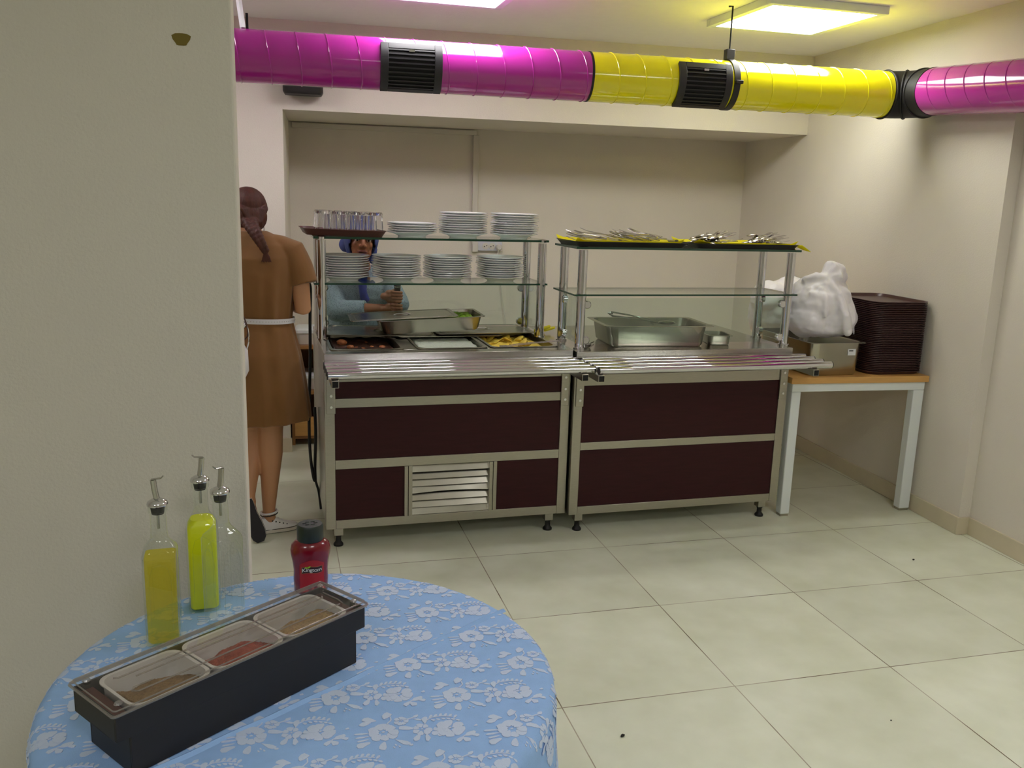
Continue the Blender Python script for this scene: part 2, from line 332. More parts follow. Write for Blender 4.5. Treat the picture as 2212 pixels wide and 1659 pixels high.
duct_x(1.2175, 2.79, 'duct_section', 'yellow', .115)['label'] = 'yellow duct section'
MB().tube([(1.211, 0, 0), (1.222, 0, 0)], DR+.0012, 56).build('joint_band', 'rubber', duct)
ex, ey = 2.915, -.215
m = MB(); arc = [(2.78, 0, 0)]+[(2.78+.135*math.sin(a), -.135+.135*math.cos(a), 0) for a in [math.radians(k) for k in range(0, 91, 10)]]+[(ex, ey, 0)]
m.tube(arc, DR+.002, 56); 
for s in (0, 45, 90):
    a = math.radians(s); c = (2.78+.135*math.sin(a), -.135+.135*math.cos(a), 0); ax = (math.cos(a), -math.sin(a), 0)
    pts = [Vector(c)+(Vector((0, 0, 1))*math.cos(b)+Vector((ax[1], -ax[0], 0))*math.sin(b))*(DR+.003) for b in [2*PI*k/48 for k in range(49)]]
    m.tube(pts, .006, 8, False)
m.build('elbow_joint', 'rubber', duct)
m = MB(); y1 = -3.0; sl = .062
m.tube([(ex, ey, 0), (ex, y1, sl*(y1-ey))], DR, 56); y = ey-.06
while y > y1: ridge(m, (ex, y, sl*(y-ey)), (0, -1, 0), -.05); y -= .128
m.build('duct_section', 'magenta', duct, angle=30)['label'] = 'magenta duct section along the right wall'
def cbox(mb, x0, x1, p0, p1, r0, r1, n=10, tilt=0):
    """curved slab hugging the duct; angles from the camera-facing side, up positive"""
    rs = []
    for k in range(n+1):
        a = math.radians(p0+(p1-p0)*k/n); rs.append([(x, -math.cos(a)*r, math.sin(a)*r) for x, r in ((x0, r0), (x1, r0), (x1, r1), (x0, r1))])
    mb.rings(rs)
for gx0, gx1 in ((.250, .520), (1.632, 1.897)):
    a0, a1 = -72, 40; m = MB()
    cbox(m, gx0, gx0+.034, a0, a1, DR-.002, DR+.014); cbox(m, gx1-.034, gx1, a0, a1, DR-.002, DR+.014)
    cbox(m, gx0+.034, gx1-.034, a1-14, a1, DR-.002, DR+.014, 4); cbox(m, gx0+.034, gx1-.034, a0, a0+12, DR-.002, DR+.014, 4)
    g = m.build('air_grille', 'grille', duct, bevel=.0015); g['label'] = 'black curved air grille'
    m = MB(); cbox(m, gx0+.03, gx1-.03, a0+8, a1-10, DR-.001, DR+.0065); m.build('backing', 'dark', g)
    m = MB(); n = 10
    for k in range(n):
        b = a0+15+(a1-a0-31)*k/(n-1); cbox(m, gx0+.033, gx1-.033, b-1.6, b+1.2, DR+.005, DR+.012, 2)
    for xx in (gx0+.05, gx1-.05): cbox(m, xx-.002, xx+.002, a0+12, a1-14, DR+.001, DR+.006, 8)
    m.build('louvre', 'grille', g)
    m = MB(); a = math.radians(a1-17); xm = (gx0+gx1)/2; m.box(xm-.012, xm+.012, -math.cos(a)*(DR+.013)-.002, -math.cos(a)*(DR+.013)+.01, math.sin(a)*(DR+.012)-.006, math.sin(a)*(DR+.012)+.004); m.build('latch', 'steelh', g)
h = thing('duct_hanger', 'black clamp and thin ceiling rod holding up the yellow duct section', 'duct hanger', (1.925, DY, DZ))
m = MB(); m.rings([[(x, r*math.cos(a), r*math.sin(a)) for x, r in ((-.015, DR+.001), (.015, DR+.001), (.015, DR+.006), (-.015, DR+.006))] for a in [2*PI*k/56 for k in range(57)]], False, False)
m.build('clamp_ring', 'black', h)
MB().box(-.022, .022, -.018, .018, DR+.004, DR+.052).build('clamp_bracket', 'black', h, bevel=.003); MB().box(-.016, .022, -DR-.024, -DR-.004, -.008, .008).build('clamp_bolt', 'black', h, bevel=.003)
m = MB(); m.tube([(0, 0, DR+.05), (0, 0, ZC-DZ)], .0042, 8); m.tube([(0, 0, ZC-DZ), (-.02, 0, ZC-DZ-.004)], .004, 6); m.build('threaded_rod', 'dark', h)
h = thing('duct_hanger', 'white strap with black clip holding the magenta duct near the left partition', 'duct hanger', (-.33, DY, DZ))
MB().tube([(-.03, -.02, ZC-DZ), (.0, -.02, DR)], .012, 4).build('strap', 'whitem', h)
MB().box(.012, .022, -.02, .0, DR, DR+.06).build('clip', 'dark', h)
t = thing('wall_speaker', 'black rounded box fixed on the beam under the magenta duct', 'wall box', (-.105, YB-.075, 2.16))
m = MB(); rr_loft(m, [(.20, .12, .03, -.075), (.218, .14, .035, -.06), (.218, .14, .035, .06), (.2, .12, .03, .075)]); m.build('housing', 'black', t)
m = MB(); m.box(-.1, .1, -.074, -.069, -.04, .05); m.build('front_panel', 'grille', t)
t = thing('wall_socket', 'grey triple socket strip with a plug on the niche back wall', 'socket', (1.135, YN, 1.222))
MB().box(-.092, .092, -.03, 0, -.034, .034).build('faceplate', 'socket', t, bevel=.006)
for x in (-.028, .018):
    m = MB(); m.tube([(x, -.0302, 0), (x, -.033, 0)], .023, 20); m.tube([(x, -.033, 0), (x, -.0335, 0)], .019, 20); s = m.build('outlet', 'plastic', t)
    m = MB()
    for dx, dz in ((-.008, -.003), (.008, .003)): m.tube([(x+dx, -.0334, dz), (x+dx, -.0345, dz)], .004, 8)
    m.build('pin_hole', 'black', s)
t = thing('power_plug', 'ivory plug with a cord in the wall socket strip', 'plug', (1.135+.066, YN-.033, 1.215))
MB().lathe([(.022, 0), (.022, .02), (.014, .03)], n=18, M=Matrix.Rotation(PI/2, 4, 'X')).build('plug_body', 'plastic', t)
m = MB(); m.tube([(-.005, -.02, -.01), (-.008, -.02, -.05), (.01, .015, -.15), (.03, .02, -.3), (.07, .02, -.55), (.08, .02, -.9)], .0035, 6); m.build('cord', 'plastic', t)
# ================================================================== serving counters
def clamp_disc(mb, p, ax='y', r=.019):
    p = Vector(p); d = Vector((0, 1, 0)) if ax == 'y' else Vector((1, 0, 0))
    mb.tube([p-d*.012, p-d*.009, p+d*.009, p+d*.012], [r*.8, r, r, r*.8], 18)
def glass_slab(name, x0, x1, y0, y1, z0, z1, par):
    m = MB(); m.add([(x, y, z) for z in (z0, z1) for y in (y0, y1) for x in (x0, x1)], [])
    m.f = [[0, 2, 3, 1], [4, 5, 7, 6], [0, 1, 5, 4], [2, 6, 7, 3], [0, 4, 6, 2], [1, 3, 7, 5]]; m.m = [0, 0, 1, 1, 1, 1]
    return m.build(name, ['glasst', 'glasse'], par, smooth=False)
def counter(kind, name, label, loc, rz, W, ztop, rails, panels, railsx, shelf, vent=None, wells=None):
    c = thing(name, label, 'serving counter', loc, rz); D = .80
    zb = .0870
    m = MB(); pw = .043                                    # front frame
    for x0, x1 in ((0, pw), (W-pw, W)):
        MB().box(x0, x1, 0, .04, zb, .85).build('frame_post', 'steel', c, bevel=.0015); MB().box(x0, x1, D-.04, D, zb, .85).build('frame_post', 'steel', c, bevel=.0015)
    for z0, z1 in rails: MB().box(pw, W-pw, .001, .04, z0, z1).build('frame_rail', 'steel', c, bevel=.0015)
    for x0, x1, z0, z1 in panels: MB().box(x0, x1, .006, .016, z0, z1).build('front_panel', 'maroon', c)
    m = MB(); m.box(.002, .012, .04, D-.04, zb, .85); m.box(W-.012, W-.002, .04, D-.04, zb, .85); m.box(.012, W-.012, D-.014, D-.004, zb, .85); m.box(.012, W-.012, .018, D-.014, zb, zb+.012)
    m.build('side_panel', 'steelh', c)
    if vent:
        x0, x1, z0, z1 = vent; m = MB()
        v = MB().box(x0+.03, x1-.03, .06, .065, z0, z1).build('vent', 'dark', c)
        for a in (x0, x1-.036):
            MB().box(a, a+.016, -.004, .02, z0, z1).build('vent_strip', 'steel', v, bevel=.001); MB().box(a+.019, a+.036, -.002, .02, z0, z1).build('vent_strip', 'steel', v, bevel=.001)
        n = 7
        for k in range(n):
            z = z0+(z1-z0)*(k+.5)/n; m = MB(); bent = .012 if k == 3 else 0
            xs = [x0+.036+(x1-x0-.072)*q/8 for q in range(9)]
            secs = [[(x, .006, z-.016+bent*math.sin(q/8*PI)*.6), (x, .006+.012+.003*(k % 3), z+.011), (x, .008+.012+.003*(k % 3), z+.009), (x, .008, z-.018+bent*math.sin(q/8*PI)*.6)] for q, x in enumerate(xs)]
            m.rings(secs); m.build('vent_slat', 'pan', v)
    # worktop with openings
    m = MB(); y0, y1 = -.018, D; z0 = .85
    if wells:
        wy0, wy1 = .06, .60; xs = [0]+[v for w_ in wells for v in w_]+[W]
        m.box(0, W, y0, wy0, z0, ztop); m.box(0, W, wy1, y1, z0, ztop)
        for k in range(0, len(xs), 2): m.box(xs[k], xs[k+1], wy0, wy1, z0, ztop)
    else: m.box(0, W, y0, y1, z0, ztop)
    m.build('worktop', 'steelh', c, bevel=.002)
    for k in range(4):
        y = -.022-.0715*k; m = MB(); m.tube([(railsx[0], y, .836), (railsx[1], y, .836)], .0165, 20); r = m.build('tray_rail', 'chrome', c)
        for xx, s in ((railsx[0], -1), (railsx[1], 1)): m = MB(); m.tube([(xx, y, .836), (xx+s*.004, y, .836)], .0165, 16); m.build('end_cap', 'black', r)
    for xx in (.008, W-.046):
        m = MB(); m.box(xx, xx+.038, -.008, 0, .62, .80)
        m.box(xx+.004, xx+.034, -.262, 0, .789, .820)
        b = m.build('rail_bracket', 'steel', c, bevel=.002)
        m = MB(); m.box(xx+.007, xx+.031, -.2625, -.258, .792, .817); m.build('tube_opening', 'dark', b)
        for z in (.65, .70, .755): m = MB(); m.tube([(xx+.02, -.008, z), (xx+.02, -.0105, z)], .006, 10); m.build('rivet', 'chrome', b)
    for xx, yy in ((.055, .03), (W-.075, .03), (.055, D-.03), (W-.075, D-.03)):
        m = MB(); m.box(xx-.02, xx+.02, yy-.02, yy+.02, .052, zb); f = m.build('foot', 'steel', c, bevel=.001)
        m = MB(); m.lathe([(.0215, 0), (.022, .008), (.013, .02), (.012, .04), (.015, .045), (.015, .052)], (xx, yy, 0), 18); m.build('rubber_foot', 'rubber', f)
    # glass superstructure
    x0, x1, ys0, ys1, zl, zu, px0, px1, py0, py1 = shelf
    for px in (px0, px1):
        for py in (py0, py1):
            m = MB(); m.tube([(px, py, ztop), (px, py, zu-.010)], .0215, 24); p = m.build('post', 'chrome', c)
            for pr_, pz in (([(.027, 0), (.027, .008)], ztop), ([(.0235, -.004), (.0235, .012)], zl-.008), ([(.0235, -.006), (.0235, .004), (.012, .010), (.004, .011)], zu)):
                m = MB(); m.lathe(pr_, (px, py, pz), 22); m.build('post_collar', 'chrome', p)
    glass_slab('glass_shelf', x0, x1, ys0, ys1, zl-.004, zl+.004, c)['label'] = 'lower glass shelf'
    glass_slab('glass_shelf', x0, x1, ys0, ys1, zu-.005, zu+.005, c)['label'] = 'upper glass shelf'
    yp = py1 if kind == 'L' else py0
    MB().box(px0+.022, px1-.022, yp-.003, yp+.003, ztop+.022, zl-.016).build('sneeze_pane', 'pane', c, smooth=False)
    for px, nm in ((px0, 1), (px1, 1)): MB().box(px-.003, px+.003, py0+.022, py1-.022, ztop+.022, zl-.016).build('side_pane', 'pane', c, smooth=False)
    for px, s in ((px0, 1), (px1, -1)):
        for z in (ztop+.042, zl-.046):
            m = MB(); clamp_disc(m, (px+s*.028, yp, z)); m.tube([(px, yp, z), (px+s*.022, yp, z)], .007, 8); m.build('glass_clamp', 'chrome', c)
            m = MB(); clamp_disc(m, (px, (py1-.028) if yp == py0 else (py0+.028), z), 'x'); m.build('glass_clamp', 'chrome', c)
    return c
LZT, RZT = .8856, .8804
WELLS = ((.036, .353), (.419, .736), (.759, 1.076))
counter('L', 'serving_counter', 'left stainless serving counter with three maroon panels and a bottom vent', (LX, LY, 0), LA, LW, LZT,
        ((.087, .128), (.365, .407), (.644, .685), (.759, .85)),
        ((.043, LW-.043, .407, .644), (.043, LW-.043, .685, .759), (.043, .349, .128, .365), (.780, LW-.043, .128, .365)), (0, 1.145),
        (-.016, 1.108, .355, .660, 1.147, 1.357, .020, 1.082, .375, .638), vent=(.349, .780, .128, .365), wells=WELLS)
counter('R', 'serving_counter', 'right stainless serving counter with two wide maroon panels and a misty glass front', (RX, RY, 0), RA, RW, RZT,
        ((.086, .126), (.406, .443), (.717, .85)),
        ((.043, RW-.043, .126, .406), (.043, RW-.043, .443, .717)), (.024, 1.190),
        (-.006, 1.156, .035, .345, 1.134, 1.348, .036, 1.118, .06, .315))
def onL(name, label, cat, x, y, z, rz=0, group=None, k='L', rot=None):
    a = LA if k == 'L' else RA
    return thing(name, label, cat, LWp(x, y, z, k), a+rz, group, rot)
# ------------------------------------------------------------------ plates
PP = [(.001, .003), (.058, .003), (.060, 0), (.066, 0), (.068, .005), (.082, .012), (.118, .0215), (.1195, .0232), (.118, .0248), (.082, .0155), (.064, .0085), (.001, .0075)]
plate0 = None
def plate(p, label, group):
    global plate0
    if plate0 is None:
        m = MB(); m.lathe(PP, n=56, cap0=True, cap1=True); plate0 = m.build('dinner_plate', 'porc', angle=60); o = plate0
    else: o = plate0.copy(); COL.objects.link(o)
    o.location = p; o.rotation_euler = (random.uniform(-.006, .006), random.uniform(-.006, .006), random.uniform(0, 6)); tag(o, label, 'plate', group)
def stack(x, y, z, n, desc, group, k='L'):
    for i in range(n):
        j = n-i; q = 'topmost' if j == 1 else ('bottom' if i == 0 else None)
        lab = f'white plate, {q} of the {desc}' if q else f'white plate, {ordinal(j)} from top in the {desc}'
        p = LWp(x+random.uniform(-.004, .004), y+random.uniform(-.003, .003), z+.0002+i*.0108, k); plate(p, lab, group)
G1, G2 = 'plates on the lower glass shelf', 'plates on the upper glass shelf'
for x, d in ((.135, 'leftmost stack'), (.384, 'second stack from left'), (.637, 'third stack from left'), (.903, 'rightmost stack')): stack(x, .505, 1.1512, 10, d+' on lower glass shelf', G1)
stack(.462, .505, 1.3622, 5, 'short stack beside the drinking glasses', G2)
stack(.711, .505, 1.3622, 10, 'tall middle stack on the upper glass shelf', G2)
stack(.972, .505, 1.3622, 10, 'right end stack on the upper glass shelf', G2)
# ------------------------------------------------------------------ tray with upturned glasses
def tray_mesh(w_, d_, h, t=.0035, r=.035, flare=.022):
    m = MB()
    secs = [(w_-2*flare, d_-2*flare, r*.7, 0), (w_-2*flare+.006, d_-2*flare+.006, r*.75, .002), (w_-.008, d_-.008, r, h-.001), (w_, d_, r, h), (w_, d_, r, h+.002), (w_-.010, d_-.010, r-.002, h+.002), (w_-2*flare, d_-2*flare, r*.7, t), (w_-2*flare-.01, d_-2*flare-.01, r*.65, t)]
    rr_loft(m, secs); return m
gt = tray_mesh(.385, .30, .028).build('serving_tray', 'brown', angle=50); gt.location = LWp(.125, .50, 1.3645); gt.rotation_euler = (0, math.radians(1.2), LA+.03)
tag(gt, 'reddish-brown serving tray under upturned drinking glasses on the upper glass shelf', 'tray')
g0 = None
for r in range(3):
    for c in range(4):
        x, y = -.002+.0715*c+.038*(r % 2)+.032, .405+.07*r
        p = LWp(x, y, 1.3712-.021*(x-.125))
        lab = f"upturned drinking glass, {ordinal(c+1)} from the left in the {['front','middle','rear'][r]} row on the brown tray"
        if g0 is None:
            m = MB(); m.lathe([(.001, .090), (.0265, .089), (.0305, .03), (.0316, .001), (.0330, 0), (.0344, .001), (.0335, .030), (.030, .099), (.0285, .104), (.026, .1055), (.001, .1055)], n=32)
            g0 = m.build('drinking_glass', 'cup'); o = g0
        else: o = g0.copy(); COL.objects.link(o)
        o.location = p; tag(o, lab, 'drinking glass', 'upturned glasses on the brown tray')
# ------------------------------------------------------------------ cutlery trays
ct = tray_mesh(.56, .33, .022, r=.03)
for i, (x, l) in enumerate(((.272, 'black tray holding forks on the right counter top shelf'), (.868, 'black tray holding spoons on the right counter top shelf'))):
    if i == 0: o = ct.build('cutlery_tray', 'btray', angle=50); c0 = o
    else: o = c0.copy(); COL.objects.link(o)
    o.location = LWp(x, .19, 1.3532, 'R'); o.rotation_euler = (0, 0, RA+(.01 if i else -.012)); tag(o, l, 'tray', 'cutlery trays on the right counter')
def napkin(x, y, w_, d_, label, lift, corner, seed):
    rnd = random.Random(seed); m = MB(); n = 14; rs = []
    for j in range(n+1):
        row = []
        for i in range(n+1):
            u, v = i/n-.5, j/n-.5; z = .0045+.0025*math.sin(9*u+seed)*math.cos(7*v)+.002
            for cu, cv, hh in corner:
                dd = math.hypot(u-cu, v-cv); z += hh*max(0, 1-dd/.42)**1.6
            ed = max(0, abs(u)-.44)+max(0, abs(v)-.40); z = max(z, .006+ed*.22)
            row.append((u*w_, v*d_, z))
        rs.append(row)
    m.rings(rs, False, False, False)
    o = m.build('paper_napkin', 'napkin', angle=60); s = o.modifiers.new('s', 'SOLIDIFY'); s.thickness = .0012; s.offset = 1
    o.location = LWp(x, y, 1.3545, 'R'); o.rotation_euler = (0, 0, RA); tag(o, label, 'napkin', 'yellow paper liners')
napkin(.262, .19, .53, .30, 'yellow paper napkin lining the fork tray, corner raised at its left end', 0, ((-.5, -.5, .024), (.5, -.5, .012), (.48, .2, .03)), 1)
napkin(.87, .19, .53, .30, 'yellow paper napkin lining the spoon tray, corner draped over its right end', 0, ((-.5, -.45, .030), (-.48, .3, .024), (.5, -.5, .004)), 2)
m = MB(); m.rings([[(.225, -.155, .020), (.20, -.10, .010), (.235, -.05, .010)], [(.279, -.165, .0225), (.280, -.12, .0225), (.280, -.05, .0225)], [(.292, -.172, .013), (.294, -.13, .014), (.290, -.07, .018)], [(.318, -.185, -.008), (.306, -.14, -.002), (.294, -.08, .014)]], False, False, False)
fp = m.build('overhanging_corner', 'napkin', bpy.data.objects['paper_napkin.001'], angle=60); sm_ = fp.modifiers.new('s', 'SOLIDIFY'); sm_.thickness = .0012
def fork_bm():
    m = MB(); L = .19
    prof = [(-.095, .0075, 0), (-.06, .0075, .001), (-.01, .004, .002), (.03, .004, .001), (.045, .009, 0), (.06, .0115, .001), (.066, .0115, .002)]
    m.rings([[(x, -w_, z), (x, w_, z), (x, w_, z+.0022), (x, -w_, z+.0022)] for x, w_, z in prof])
    for k in range(4):
        y = -.0092+k*.0061; m.rings([[(x, y-.0016, z), (x, y+.0016, z), (x, y+.0014, z+.002), (x, y-.0014, z+.002)] for x, z in ((.064, .002), (.08, .004), (.098, .0085))])
    return m
def spoon_bm():
    m = MB(); prof = [(-.095, .0075, 0), (-.06, .0075, .001), (-.01, .004, .002), (.035, .0045, .001)]
    m.rings([[(x, -w_, z), (x, w_, z), (x, w_, z+.0022), (x, -w_, z+.0022)] for x, w_, z in prof])
    n = 12; rs = []
    for k in range(9):
        u = -1+2*k/8; wd = .0205*math.sqrt(max(.02, 1-u*u))*(1-.12*u); x = .067+.034*u; dp = .0085*(1-u*u)
        rs.append([(x, wd*math.cos(PI*j/n), .0035-dp*math.sin(PI*j/n)) for j in range(n+1)])
    for sg in (0, .0012): m.rings([[(x, y, z+sg) for x, y, z in r] for r in rs], False, False, False)
    return m
def pile(make, name, cx, cy, n, label, cat, group, spread, seed, base=None, flip=0):
    rnd = random.Random(seed)
    for i in range(n):
        if base is None: base = make().build(name, 'dull'); o = base
        else: o = base.copy(); COL.objects.link(o)
        a = RA+rnd.gauss(-2.65 if name == 'spoon' else 2.5, .3); lay = i/n
        p = LWp(cx+rnd.uniform(-spread, spread)*(1-.55*lay), cy+rnd.uniform(-.05, .05), 1.362+.006+lay*.046, 'R')
        spn = name == 'spoon'
        if spn: p.z += .009
        o.location = p; o.rotation_euler = (rnd.uniform(-.25, .25)+(PI if rnd.random() < flip else 0), rnd.uniform(.03, .17) if spn else rnd.uniform(-.14, -.02), a); tag(o, label, cat, group)
    return base
fk = pile(fork_bm, 'fork', .10, .15, 12, 'steel fork in the small heap at the left end of the fork tray', 'fork', 'small heap of forks', .055, 3)
pile(fork_bm, 'fork', .345, .15, 28, 'steel fork in the big heap on the right half of the fork tray', 'fork', 'big heap of forks', .085, 4, fk)
sp = pile(spoon_bm, 'spoon', .755, .15, 26, 'steel spoon in the big heap on the left half of the spoon tray', 'spoon', 'big heap of spoons', .085, 5, None, .85)
pile(spoon_bm, 'spoon', 1.02, .15, 16, 'steel spoon in the small heap at the right end of the spoon tray', 'spoon', 'small heap of spoons', .06, 6, sp, .85)
# ------------------------------------------------------------------ food pans
def gn_pan(w_, d_, h, lip=.012, r=.045):
    m = MB(); iw, idp = w_-2*lip, d_-2*lip; t = .0016
    rr_loft(m, [(iw*.90, idp*.93, r*.6, -h), (iw*.94, idp*.96, r*.8, -h+.010), (iw, idp, r, -.006), (iw+.004, idp+.004, r, 0), (w_, d_, r*.45, .001), (w_, d_, r*.45, .0035), (iw, idp, r, .0028), (iw-2*t, idp-2*t, r-t, -.006), (iw*.94-2*t, idp*.96-2*t, r*.8, -h+.010+t), (iw*.9-2*t, idp*.93-2*t, r*.6, -h+t)])
    return m
def lid(mb, w_, d_):
    rr_loft(mb, [(w_, d_, .02, 0), (w_, d_, .02, .003), (w_-.03, d_-.03, .03, .003), (w_-.036, d_-.036, .03, -.002), (w_-.05, d_-.05, .03, -.002), (w_-.056, d_-.056, .03, .002)])
    return mb
def lid_thing(label, x, y, z, w_, d_, rz=0, rot=None, k='L'):
    t = onL('pan_lid', label, 'pan lid', x, y, z, rz, 'steel pan lids', k, rot)
    lid(MB(), w_, d_).build('lid_plate', 'pan', t, angle=30)
    m = MB(); m.lathe([(.045, .0022), (.043, .0030), (.036, .0024), (.001, .0023)], n=24, sx=1.3, sy=.75); m.build('recess', 'steelh', t)
    m = MB(); m.tube([(-.04, 0, .003), (-.025, 0, .008), (.025, 0, .008), (.04, 0, .003)], .0035, 8); m.build('handle', 'chrome', t)
    return t
pans = []
for i, (x0, x1) in enumerate(((.032, .357), (.415, .740), (.755, 1.080))):
    lab = ('steel food pan with dark meat stew at the left of the counter well', 'steel food pan with white herbed yoghurt in the middle of the counter well', 'steel food pan with yellow potatoes at the right of the counter well')[i]
    o = gn_pan(.325, .530, (.12, .065, .065)[i]).build('food_pan', 'pan', angle=40); o.location = LWp((x0+x1)/2, .33, LZT+.0005); o.rotation_euler = (0, 0, LA); tag(o, lab, 'food pan', 'food pans in the counter well')
def heapgrid(w_, d_, fn, n=26):
    m = MB(); m.rings([[((i/n-.5)*w_, (j/n-.5)*d_, fn(i/n-.5, j/n-.5)) for i in range(n+1)] for j in range(n+1)], False, False, False)
    base = [((i/n-.5)*w_, (j/n-.5)*d_) for i, j in [(0, 0), (n, 0), (n, n), (0, n)]]
    return m
rnd = random.Random(5)
def bumpy(a, s): 
    ph = [rnd.uniform(0, 6) for _ in range(6)]
    return lambda u, v: a*(math.sin(s*u+ph[0])*math.cos(s*v+ph[1])+.5*math.sin(2.3*s*u+ph[2]+3*v)*math.cos(1.9*s*v+ph[3]))
def stuff(name, mb, mat, loc, rz, label, cat, thick=.012):
    o = mb.build(name, mat, angle=180); s = o.modifiers.new('s', 'SOLIDIFY'); s.thickness = thick; s.offset = -1; o.location = loc; o.rotation_euler = (0, 0, rz); return tag(o, label, cat, kind='stuff')
b1 = bumpy(.0028, 22); stuff('meat_stew', heapgrid(.268, .46, b1), 'stew', LWp(.1945, .33, .852), LA, 'dark brown stew filling the left food pan', 'stew')
b2 = bumpy(.003, 30); stuff('yoghurt_salad', heapgrid(.268, .46, b2), 'yog', LWp(.5775, .33, .866), LA, 'white yoghurt with green herbs in the middle food pan', 'yoghurt')
def chunk(r, seed, sq=(1, 1, .7)):
    rr = random.Random(seed); m = MB(); n, k = 10, 6; rs = []
    for i in range(k+1):
        a = -PI/2+PI*i/k; a = max(-1.5, min(1.5, a))
        rs.append([(r*sq[0]*math.cos(a)*math.cos(2*PI*j/n)*rr.uniform(.8, 1.15), r*sq[1]*math.cos(a)*math.sin(2*PI*j/n)*rr.uniform(.8, 1.15), r*sq[2]*math.sin(a)) for j in range(n)])
    return m.rings(rs)
for i, (u, v, r) in enumerate(((-.088, .035, .024), (-.056, -.055, .019), (-.028, -.06, .014), (0, -.08, .012), (.045, -.035, .013), (.09, -.055, .019), (.09, .10, .012), (-.075, .13, .012), (.03, .085, .012), (-.02, .02, .011), (.06, -.11, .011), (.005, .14, .012))):
    o = chunk(r, i).build('meat_piece', 'meat', angle=180); o.location = LWp(.1945+u, .33+v, .858+(.012 if i < 1 else .004 if i < 2 else 0)); o.rotation_euler = (0, 0, i)
    tag(o, ('biggest orange meat piece at the front left of the stew pan' if i == 0 else 'second biggest orange meat piece at the front of the stew pan' if i == 1 else 'small meat piece half sunk in the dark stew'), 'meat piece', 'meat pieces in the stew')
pot = None; rnd = random.Random(9)
for i in range(60):
    if pot is None:
        m = MB(); m.lathe([(.001, -.004), (.020, -.0035), (.024, 0), (.020, .0035), (.001, .004)], n=14, sx=1.25, sy=.9); pot = m.build('potato_slice', 'potato', angle=60); o = pot
    else: o = pot.copy(); COL.objects.link(o)
    u, v = rnd.uniform(-.12, .12), rnd.uniform(-.215, .10); o.location = LWp(.9175+u, .33+v, .852+rnd.uniform(.0, .040)*(1-abs(u)/.2)); o.rotation_euler = (rnd.uniform(-.6, .6), rnd.uniform(-.6, .6), rnd.uniform(0, 6))
    tag(o, 'yellow potato slice in the right food pan', 'potato slice', 'potato slices in the right pan')
stuff('potato_mash', heapgrid(.268, .46, bumpy(.004, 20)), 'potato', LWp(.9175, .33, .850), LA, 'oily potato layer at the bottom of the right food pan', 'potato')
# lids pushed back over the pans
lid_thing('flat steel lid covering the rear of the stew pan', .32, .555, LZT+.010, .53, .325, .0, (0, .006, LA-.12))
lid_thing('flat steel lid covering the rear of the yoghurt pan, under the other lids', .635, .515, LZT+.0065, .52, .30, .0)
lid_thing('flat steel lid covering the rear of the potato pan', .815, .535, LZT+.016, .50, .30, .0, (0, 0, LA+.01))
TILT = math.radians(-2.6)
sx_, sy_, sz_ = .53, .455, .985
sp_ = onL('food_pan', 'shallow steel pan of chopped green salad lying tilted on the lids', 'food pan', sx_, sy_, sz_, rot=(0, TILT, LA-.03))
gn_pan(.52, .30, .062, r=.05).build('pan_body', 'pan', sp_, angle=40)
o = heapgrid(.44, .225, bumpy(.005, 26)).build('chopped_salad', 'lettuce', angle=180); s = o.modifiers.new('s', 'SOLIDIFY'); s.thickness = .01; o.location = LWp(sx_, sy_, sz_-.021); o.rotation_euler = (0, TILT, LA-.03); tag(o, 'chopped green salad in the tilted shallow pan', 'salad', kind='stuff')
rnd = random.Random(3); m = MB()
for i in range(70):
    c = Vector((rnd.uniform(.06, .215), rnd.uniform(-.108, .108), rnd.uniform(.002, .018))); rr_ = rnd.uniform(.006, .014)
    Mx = Matrix.Translation(c) @ Matrix.Rotation(rnd.uniform(0, 6), 4, 'Z') @ Matrix.Rotation(rnd.uniform(-1, 1), 4, 'X')
    m.rings([[(-rr_, -rr_*.5, 0), (rr_, -rr_*.6, .002), (rr_*.9, rr_*.6, .001), (-rr_*.8, rr_*.5, .003)], [(-rr_, -rr_*.5, .002), (rr_, -rr_*.6, .004), (rr_*.9, rr_*.6, .003), (-rr_*.8, rr_*.5, .005)]], M=Mx)
lf = m.build('leaf_pieces', 'lettuce', o)
lid_thing('steel lid with a handle slid leftwards on top of the tilted salad pan', sx_-.125, sy_, sz_+.002, .51, .29, rot=(0, TILT, LA-.03))
# tongs, glove
t = onL('serving_tongs', 'clear plastic serving tongs resting on the potato pan rim', 'tongs', .99, .085, LZT+.006, -.12)
for s in (-1, 1):
    m = MB(); m.tube([(-.15, s*.012, -.005), (-.09, s*.017, .004), (-.02, s*.011, .012), (.11, s*.006, .022)], [.008, .009, .006, .008], 8, ry=[.002, .002, .002, .002]); m.build('tong_arm', 'clearr', t)
    m = MB()
    for k in range(4): m.tube([(-.15, s*(.006+.004*k), -.004), (-.185, s*(.006+.004*k), -.006)], .0016, 6)
    m.build('tong_fork', 'clearr', t)
MB().lathe([(.001, 0), (.014, .001), (.014, .02), (.001, .021)], (.112, 0, .012), 14).build('hinge', 'clearr', t)
m = MB(); m.limb([((0, 0, .018), .026), ((.06, .01, .02), .024)])
for k, (a, l) in enumerate(((-.5, .065), (-.15, .075), (.15, .075), (.5, .06))): m.limb([((.06, -.02+.014*k, .02), .010), ((.06+l*math.cos(a), -.02+.014*k+l*math.sin(a), .03-.006*k), .009)])
m.limb([((.0, -.02, .03), .012), ((.05, -.05, .045), .010)])
o = remesh(m, 'rubber_glove', 'glove', voxel=.004, smooth=2); o.location = LWp(-.03, .49, RZT+.004, 'R'); o.rotation_euler = (0, 0, .9); o.scale = (.85, .85, .85); tag(o, 'crumpled yellow rubber glove between the two counters', 'glove')
